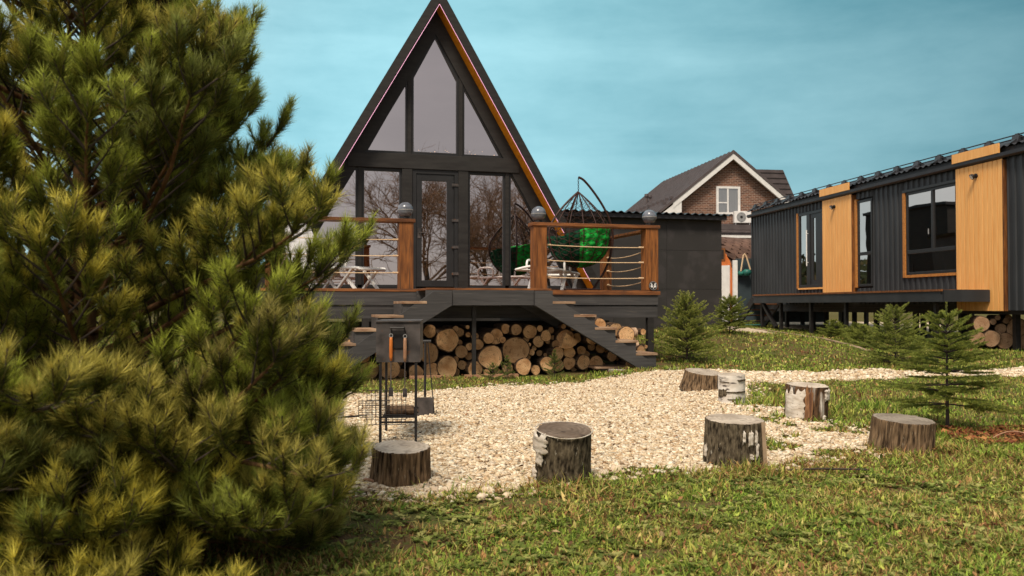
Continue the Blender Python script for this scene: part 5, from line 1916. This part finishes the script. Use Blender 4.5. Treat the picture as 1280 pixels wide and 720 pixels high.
# shovel
shx, shy = -.765, 7.76
SV = empty('shovel', (shx, shy, gzf(shx, shy)), 0, 'ash shovel with a square grey blade standing upright behind the grill', 'shovel')
MB().tube([(0, 0, .17), (0, .02, .66)], .011, 8).build('shaft', M['black'], SV)
MB().tube([(-.05, .02, .66), (.05, .02, .66)], .012, 8).build('grip', M['black'], SV)
MB().prism([(-.085, .0), (.075, .0), (.070, .17), (-.075, .17)], -.03, -.024).box(-.085, -.081, -.03, .03, .0, .17).box(.071, .075, -.03, .03, 0, .17).build('blade', M['steel'], SV)
PK = empty('poker', (shx + .055, shy - .03, gzf(shx, shy)), 0, 'thin black iron poker leaning beside the ash shovel', 'poker')
MB().tube([(-.035, .05, .66), (.03, 0, .02)], .005, 6).build('rod', M['black'], PK)
MB().tube([(.03, 0, .02), (.045, -.02, .03), (.05, -.03, .06)], .005, 6).build('hook', M['black'], PK)


# ------------------------------------------------------------------ conifers
class Foliage:
    def __init__(s):
        s.P, s.D, s.Ln, s.W, s.C = [], [], [], [], []

    def shoot(s, pts, dens, ln, wid, ang, pal, seed_rng, taper=True, tipcol=None):
        """needles along a polyline"""
        P = np.array([tuple(p) for p in pts])
        seg = np.linalg.norm(np.diff(P, axis=0), axis=1)
        tot = seg.sum()
        n = max(4, int(tot * dens))
        t = np.sort(seed_rng.random(n))
        cum = np.concatenate([[0], np.cumsum(seg)]) / tot
        k = np.clip(np.searchsorted(cum, t) - 1, 0, len(seg) - 1)
        f = (t - cum[k]) / np.maximum(cum[k + 1] - cum[k], 1e-9)
        base = P[k] + (P[k + 1] - P[k]) * f[:, None]
        d = (P[k + 1] - P[k]) / seg[k][:, None]
        r = seed_rng.normal(0, 1, (n, 3))
        r -= d * (r * d).sum(1)[:, None]
        r /= np.linalg.norm(r, axis=1)[:, None]
        a = np.clip(seed_rng.normal(ang, .16, n) - .25 * ang * (t > .85), .12, 1.5)
        dr = d * np.cos(a)[:, None] + r * np.sin(a)[:, None]
        s.P.append(base)
        s.D.append(dr)
        s.Ln.append(ln * seed_rng.uniform(.75, 1.15, n) * (1 - .25 * (t < .12)))
        s.W.append(np.full(n, wid))
        pal = np.asarray(pal)
        c = pal[seed_rng.integers(0, len(pal), n)] * seed_rng.uniform(.75, 1.25, (n, 1))
        if tipcol is not None:
            w = np.clip((t - .42) / .45, 0, 1)[:, None] * seed_rng.uniform(.4, 1, (n, 1))
            c = c * (1 - w) + np.array(tipcol) * w
        s.C.append(c)

    def build(s, name, parent, rg):
        P, D_, Ln, W, C_ = np.concatenate(s.P), np.concatenate(s.D), np.concatenate(s.Ln), np.concatenate(s.W), np.concatenate(s.C)
        n = len(P)
        r = rg.normal(0, 1, (n, 3))
        side = np.cross(D_, r)
        side /= np.linalg.norm(side, axis=1)[:, None]
        A_ = P - side * (W / 2)[:, None]
        B_ = P + side * (W / 2)[:, None]
        T_ = P + D_ * Ln[:, None]
        V = np.stack([A_, B_, T_], 1).reshape(-1, 3)
        F = (np.arange(n) * 3)[:, None] + np.arange(3)[None]
        return raw(name, V, F, M['needles'], parent, colr=np.repeat(C_, 3, 0)), n


PINE = [(.10, .125, .018), (.16, .175, .026), (.06, .085, .015), (.24, .22, .038)]


def pine(loc, label):
    rg = np.random.default_rng(5)
    r_ = random.Random(5)
    T = empty('pine_tree', loc, 0, label, 'pine tree')
    Ht = 3.15
    tr = [(0.01 * math.sin(z * 3), .015 * math.cos(z * 2.3), z) for z in np.linspace(-.05, Ht, 16)]
    MB().tube(tr, [.052 * (1 - .86 * i / 15) for i in range(16)], 12).build('trunk', M['barkpine'], T, smooth=True)
    fo = Foliage()
    tw = MB()

    def twig(p, d, ln, level, r0):
        """curving twig; returns its points"""
        pts = [p]
        dd = Vector(d).normalized()
        ns = max(3, int(ln / .05))
        for i in range(ns):
            dd = (dd + Vector((r_.gauss(0, .06), r_.gauss(0, .06), .055 + r_.gauss(0, .03)))).normalized()
            pts.append(pts[-1] + dd * ln / ns)
        tw.tube(pts, [r0 * (1 - .65 * i / ns) for i in range(ns + 1)], 5 if level > 1 else 6, False)
        return pts

    def envelope(z):
        # crown radius by height, from the silhouette of the photograph's tree
        return float(np.interp(z, [0.0, .25, .6, 1.0, 1.25, 1.5, 1.75, 2.1, 2.6, 3.1], [1.0, 1.10, 1.16, 1.14, 1.12, 1.02, .88, .80, .62, .25]))

    NL = 150
    for li in range(NL + 52):
        zt_ = .02 + 2.95 * ((li + .5) / NL) ** 1.12
        if li < NL and 1.2 < zt_ < 2.0 and li % 7 == 2:
            continue
        a = li * 2.39996 + r_.uniform(-.25, .25)
        el = r_.uniform(.18, .52) + (.15 if zt_ > 1.7 else 0) - (.16 if zt_ < .5 else 0)
        R_ = envelope(min(3.1, zt_ + .30)) * r_.uniform(.66, 1.0)
        low = li >= NL
        if low:      # skirt limbs that sweep out low and almost level
            zt_ = .08 + .46 * ((li - NL) / 52)
            el = r_.uniform(-.10, .10)
            a = -1.9 + 2.9 * ((li * .618) % 1)
            R_ = r_.uniform(.85, 1.22)
        rise = math.tan(el) + (.02 if low else .22)
        # the side of the crown towards the yard keeps the uneven outline of the real tree
        if math.cos(a) > .1:
            for q_ in range(16):
                ex_t, ey_t, ez_t = loc[0] + math.cos(a) * (R_ + .12), loc[1] + math.sin(a) * (R_ + .12), loc[2] + zt_ + rise * R_
                pxe, pye = 640 + 1100 * ex_t / ey_t, 382 - 1100 * (ez_t - .95) / ey_t
                lim = float(np.interp(pye, [-300, -40, 20, 90, 160, 200, 235, 330, 450, 560, 640, 720, 900], [200, 280, 300, 325, 335, 380, 455, 465, 440, 428, 415, 400, 390]))
                if pxe > lim:
                    R_ *= .95
                elif pxe < lim - 30 and math.cos(a) > .7 and R_ < 1.35 and q_ < 6 and li % 3:
                    R_ *= 1.06
        d = Vector((math.cos(a) * math.cos(el), math.sin(a) * math.cos(el), math.sin(el)))
        limb = MB()
        pts = [Vector((0, 0, zt_))]
        dd = d.copy()
        ns = 12
        ln = R_ / math.cos(el) * 1.02
        for i in range(ns):
            dd = (dd + Vector((r_.gauss(0, .05), r_.gauss(0, .05), (.004 if low else .032) + r_.gauss(0, .03)))).normalized()
            pts.append(pts[-1] + dd * ln / ns)
        limb.tube(pts, [.016 * (.5 + .5 * R_) * (1 - .75 * i / ns) for i in range(ns + 1)], 7, False)
        limb.build('limb', M['barkpine'], T, smooth=True)
        tint = r_.uniform(.58, 1.2)
        pal = [tuple(c * tint for c in p) for p in PINE]
        tip = (.84 * tint, .72 * tint, .13) if r_.random() < .5 else (.54 * tint, .60 * tint, .10)

        def cluster(p, dv, big_):
            # upright bottle-brush candles at the end of a twig
            for q_ in range(4 if big_ else 3):
                v = (dv * .55 + Vector((r_.gauss(0, .42), r_.gauss(0, .42), .62 + r_.uniform(0, .4)))).normalized()
                if q_ == 0:
                    v = (dv * .8 + Vector((0, 0, .55))).normalized()
                l_ = r_.uniform(.06, .13)
                P_ = [p, p + v * l_ * .5, p + (v + Vector((0, 0, .12))).normalized() * l_]
                tw.tube(P_, .0028, 4, False)
                fo.shoot(P_, 1150, .056, .0025, .62, pal, rg, tipcol=tip)

        cluster(pts[-1], dd, True)
        fo.shoot(pts[-3:], 900, .055, .0026, .70, pal, rg)
        for k in range(3, ns + 1):
            for sd in (-1, 1):
                if r_.random() < .10:
                    continue
                dirk = (pts[k] - pts[k - 1]).normalized()
                side = dirk.cross(Vector((0, 0, 1))).normalized() * sd
                sub_l = r_.uniform(.11, .26) * (1.2 - .55 * k / ns)
                dv = (dirk * .7 + side * .75 + Vector((0, 0, r_.uniform(.0, .5)))).normalized()
                tp = twig(pts[k], dv, sub_l, 1, .005)
                fo.shoot(tp[len(tp) // 2:], 700, .052, .0026, .72, pal, rg)
                cluster(tp[-1], (tp[-1] - tp[-2]).normalized(), k > 6)
    fo.shoot([(0, 0, Ht - .5), (0, 0, Ht)], 900, .06, .0026, .6, PINE, rg)
    tw.build('twigs', M['barktwig'], T)
    o, n = fo.build('crown', T, rg)
    o['kind'] = 'stuff'
    print('pine needles', n)
    return T


PINE_LOC = (-1.64, 3.38)
pine((PINE_LOC[0], PINE_LOC[1], gzf(*PINE_LOC)), 'large bushy pine with long needles filling the left foreground')

SPR = [(.16, .22, .038), (.22, .27, .05), (.10, .155, .03), (.29, .31, .06)]


def spruce(loc, h, rad, label, seed, dens=420, ln=.016, wid=.0022, group='small young spruces planted on the lawn', skirt=.12, dense=1.0, rz=0, lean=0, leader=.22, tip=(.30, .32, .06), el0=-.05, shp_=.8):
    rg = np.random.default_rng(seed)
    r_ = random.Random(seed)
    T = empty('spruce', loc, rz, label, 'spruce', group)
    MB().tube([(lean * z, 0, z) for z in np.linspace(-.03, h, 9)], [max(.003, .016 * h * (1 - .9 * i / 8)) for i in range(9)], 8).build('trunk', M['barktwig'], T)
    fo = Foliage()
    tw = MB()
    nw = int(11 * dense * (h / .9) ** .5)
    top = h * (1 - leader)
    fo.shoot([(lean * (h - leader * h), 0, h * (1 - leader)), (lean * h, 0, h)], dens * 1.3, ln, wid, .7, SPR, rg, tipcol=tip)
    for wi in range(nw):
        z = h * skirt + (top - h * skirt) * (wi / (nw - 1))
        fr = 1 - (z - h * skirt) / (h - h * skirt)
        nb = r_.randint(5, 7)
        for b in range(nb):
            a = 2 * math.pi * b / nb + r_.uniform(-.4, .4) + wi
            Rr = rad * (fr ** shp_) * r_.uniform(.5, 1.15)
            el = el0 + .75 * (1 - fr) ** 1.3 + r_.uniform(-.1, .12)
            d = Vector((math.cos(a) * math.cos(el), math.sin(a) * math.cos(el), math.sin(el)))
            pts = [Vector((lean * z, 0, z))]
            dd = d.copy()
            ns = 7
            for i in range(ns):
                dd = (dd + Vector((r_.gauss(0, .05), r_.gauss(0, .05), -.02 + .05 * i / ns))).normalized()
                pts.append(pts[-1] + dd * Rr / ns)
            tw.tube(pts, [.0045 * (1 - .7 * i / ns) * (h + .2) for i in range(ns + 1)], 4, False)
            fo.shoot(pts[2:], dens, ln, wid, .85, SPR, rg, tipcol=tip)
            for k in range(2, ns):
                for sd in (-1, 1):
                    dk = (pts[k] - pts[k - 1]).normalized()
                    sv = dk.cross(Vector((0, 0, 1))).normalized() * sd
                    tl = Rr * r_.uniform(.22, .42) * (1.2 - k / ns)
                    t2 = [pts[k], pts[k] + (dk * .7 + sv * .7).normalized() * tl * .5, pts[k] + (dk * .85 + sv * .6 + Vector((0, 0, r_.uniform(-.15, .15)))).normalized() * tl]
                    tw.tube(t2, .0018, 3, False)
                    fo.shoot(t2, dens, ln, wid, .85, SPR, rg, tipcol=tip)
                    if tl > .09:
                        for s3 in (-1, 1):
                            t3 = [t2[1], t2[1] + (dk * .8 + sv * (.3 + .6 * s3) + Vector((0, 0, r_.uniform(-.2, .2)))).normalized() * tl * .45]
                            fo.shoot(t3, dens, ln, wid, .85, SPR, rg, tipcol=tip)
    tw.build('branches', M['barktwig'], T)
    o, n = fo.build('crown', T, rg)
    o['kind'] = 'stuff'
    print(label, n)
    return T


spruce(gp(3.38, 6.85), .98, .60, 'young spruce with open tiers of branches standing right of the wide furrowed stump', 21, dens=1500, ln=.018, wid=.0032, skirt=.20, dense=1.25, leader=.14, el0=-.02)
spruce(gp(2.85, 14.35), 1.08, .74, 'rounded bushy spruce at the right corner of the deck', 22, dens=480, ln=.026, wid=.0050, skirt=.05, dense=1.6, leader=.10, tip=(.46, .46, .11), el0=.28, shp_=.55)
spruce(gp(4.35, 17.6), .78, .55, 'small spruce in front of the lower right corner of the dark shed', 23, dens=520, ln=.026, wid=.0055, skirt=.08, dense=1.6, el0=.2, tip=(.30, .32, .07), shp_=.6)
spruce(gp(6.05, 13.9), .90, .80, 'broad bushy spruce beside the footpath below the terrace', 24, dens=470, ln=.024, wid=.0046, skirt=.05, dense=1.5, leader=.10, el0=.14, shp_=.6, tip=(.38, .40, .09))
spruce(gp(4.42, 6.75), .80, .66, 'dark spruce at the right edge of the picture behind the small open spruce', 25, dens=900, ln=.016, wid=.0028, skirt=.18, dense=1.2, leader=.12, el0=-.05)
for i, (x, y, h, r, lab) in enumerate(((6.9, 17.3, .42, .55, 'low spreading spruce right of the kerb under the middle of the terrace'), (7.35, 18.8, .40, .50, 'low spruce in front of the left third of the terrace'),
                                       (7.6, 20.8, .42, .5, 'farthest low spruce near the terrace steps'), (7.3, 16.3, .46, .6, 'low dark spruce behind the broad bushy spruce'),
                                       (7.5, 15.2, .40, .5, 'low spruce between the broad bushy spruce and the log stack'))):
    spruce(gp(x, y), h, r, lab, 40 + i, dens=420, ln=.028, wid=.0065, skirt=.06, dense=1.3, el0=.10, leader=.12)
for i, (lx, ly, h, r, lab) in enumerate(((.28, -4.12, .36, .20, 'small feathery weed in front of the thin support post'), (1.0, -4.08, .42, .22, 'taller feathery weed in front of the right logs of the pile'),
                                         (.05, -4.2, .24, .22, 'low feathery weed at the foot of the big pale log'))):
    x, y, _ = aw(lx, ly)
    t = spruce((x, y, gzf(x, y)), h, r, lab, 60 + i, dens=330, ln=.020, wid=.0035, skirt=.05, el0=.45, group='feathery weeds before the wood pile', leader=.1, tip=(.10, .13, .03))
    t.name = 'weed'
    t['category'] = 'weed'


# ------------------------------------------------------------------ bare trees behind the photographer (seen mirrored in the panes)
def bare_tree(loc, h, seed, label):
    r_ = random.Random(seed)
    T = empty('bare_tree', loc, 0, label, 'tree', 'bare trees reflected in the cabin windows')
    MB().tube([(0, 0, -.1), (.05, 0, h * .2), (0, .05, h * .32)], [.16, .12, .10], 9).build('trunk', M['barktwig'], T)
    m_ = MB()

    def grow(p, d, ln, r, lev):
        ns = 4
        pts = [p]
        dd = d.copy()
        for i in range(ns):
            dd = (dd + Vector((r_.gauss(0, .12), r_.gauss(0, .12), r_.gauss(0.02, .08)))).normalized()
            pts.append(pts[-1] + dd * ln / ns)
        m_.tube(pts, [r * (1 - .5 * i / ns) for i in range(ns + 1)], 4 if lev > 1 else 6, False)
        if lev >= 5:
            return
        for k in range(5 if lev < 4 else 4):
            i = r_.randint(1, ns)
            v = Vector((r_.gauss(0, 1), r_.gauss(0, 1), r_.gauss(.2, .7))).normalized()
            grow(pts[i], (dd * .75 + v * .75).normalized(), ln * r_.uniform(.55, .75), max(.005, r * .55), lev + 1)

    for k in range(7):
        a = 6.28 * k / 7
        grow(Vector((0, 0, h * (.18 + .03 * k))), Vector((math.cos(a) * .75, math.sin(a) * .75, .75)).normalized(), h * .30, .06, 1)
    m_.build('branches', M['twigwarm'], T)
    return T


BT = bare_tree((9.0, -6.0, 0), 9.5, 3, 'bare branched tree mirrored in the left panes of the A-frame')
for (x, y, rz, s_, lab) in ((12.5, -6.5, 1.2, 1.05, 'bare branched tree mirrored in the glass door'), (15.5, -5.5, 2.6, 1.0, 'bare branched tree mirrored in the right lower panes'),
                            (18.5, -5.0, 4.0, 1.1, 'bare branched tree mirrored at the right edge of the glazing')):
    c = dup(BT)
    c.location = (x, y, 0)
    c.rotation_euler = (0, 0, rz)
    c.scale = (s_, s_, s_)
    c['label'] = lab

NB = empty('added_dark_building', (-1.7, 29, 0), 0, 'tall black storehouse added unseen behind the A-frame to darken the windows of the long cabin', 'building')  # unseen black volume, added so the long cabin panes reflect something dark
MB().box(-2.8, 2.8, -2, 2, .1, 4.3).build('wall', M['dark'], NB)
MB().box(-2.9, 2.9, -2.1, 2.1, 4.3, 4.4).build('roof', M['roofmetal'], NB)
MB().box(2.801, 2.83, -.5, .5, .3, 2.4).build('door', M['frame'], NB)

# ------------------------------------------------------------------ distant tree line on the left
far = MB()
rr_ = random.Random(9)
V, F = [], []
n = 9000
x = rng.uniform(-90, 20, n)
y = rng.uniform(95, 120, n)
hmax = 5.5 + 1.8 * np.sin(x * .21) + 1.2 * np.sin(x * .53 + 1) + .8 * np.sin(x * 1.7)
z = rng.random(n) ** .8 * hmax
a = rng.uniform(0, 6.28, n)
s = rng.uniform(.5, 1.1, n)
P0 = np.stack([x, y, z], -1)
U = np.stack([np.cos(a), np.sin(a), rng.normal(0, .5, n)], -1) * s[:, None]
W_ = np.stack([rng.normal(0, .4, n), rng.normal(0, .4, n), np.ones(n)], -1) * s[:, None] * .6
V = np.stack([P0 - U, P0 - W_, P0 + U, P0 + W_], 1).reshape(-1, 3)
F = (np.arange(n) * 4)[:, None] + np.arange(4)[None]
cfar = np.array([(.06, .07, .03), (.09, .075, .035), (.045, .06, .03)])[rng.integers(0, 3, n)]
tag(raw('distant_wood', V, F, M['leaves'], colr=np.repeat(cfar, 4, 0)), 'low dark strip of far woodland on the horizon behind the pine', 'woodland', kind='stuff')
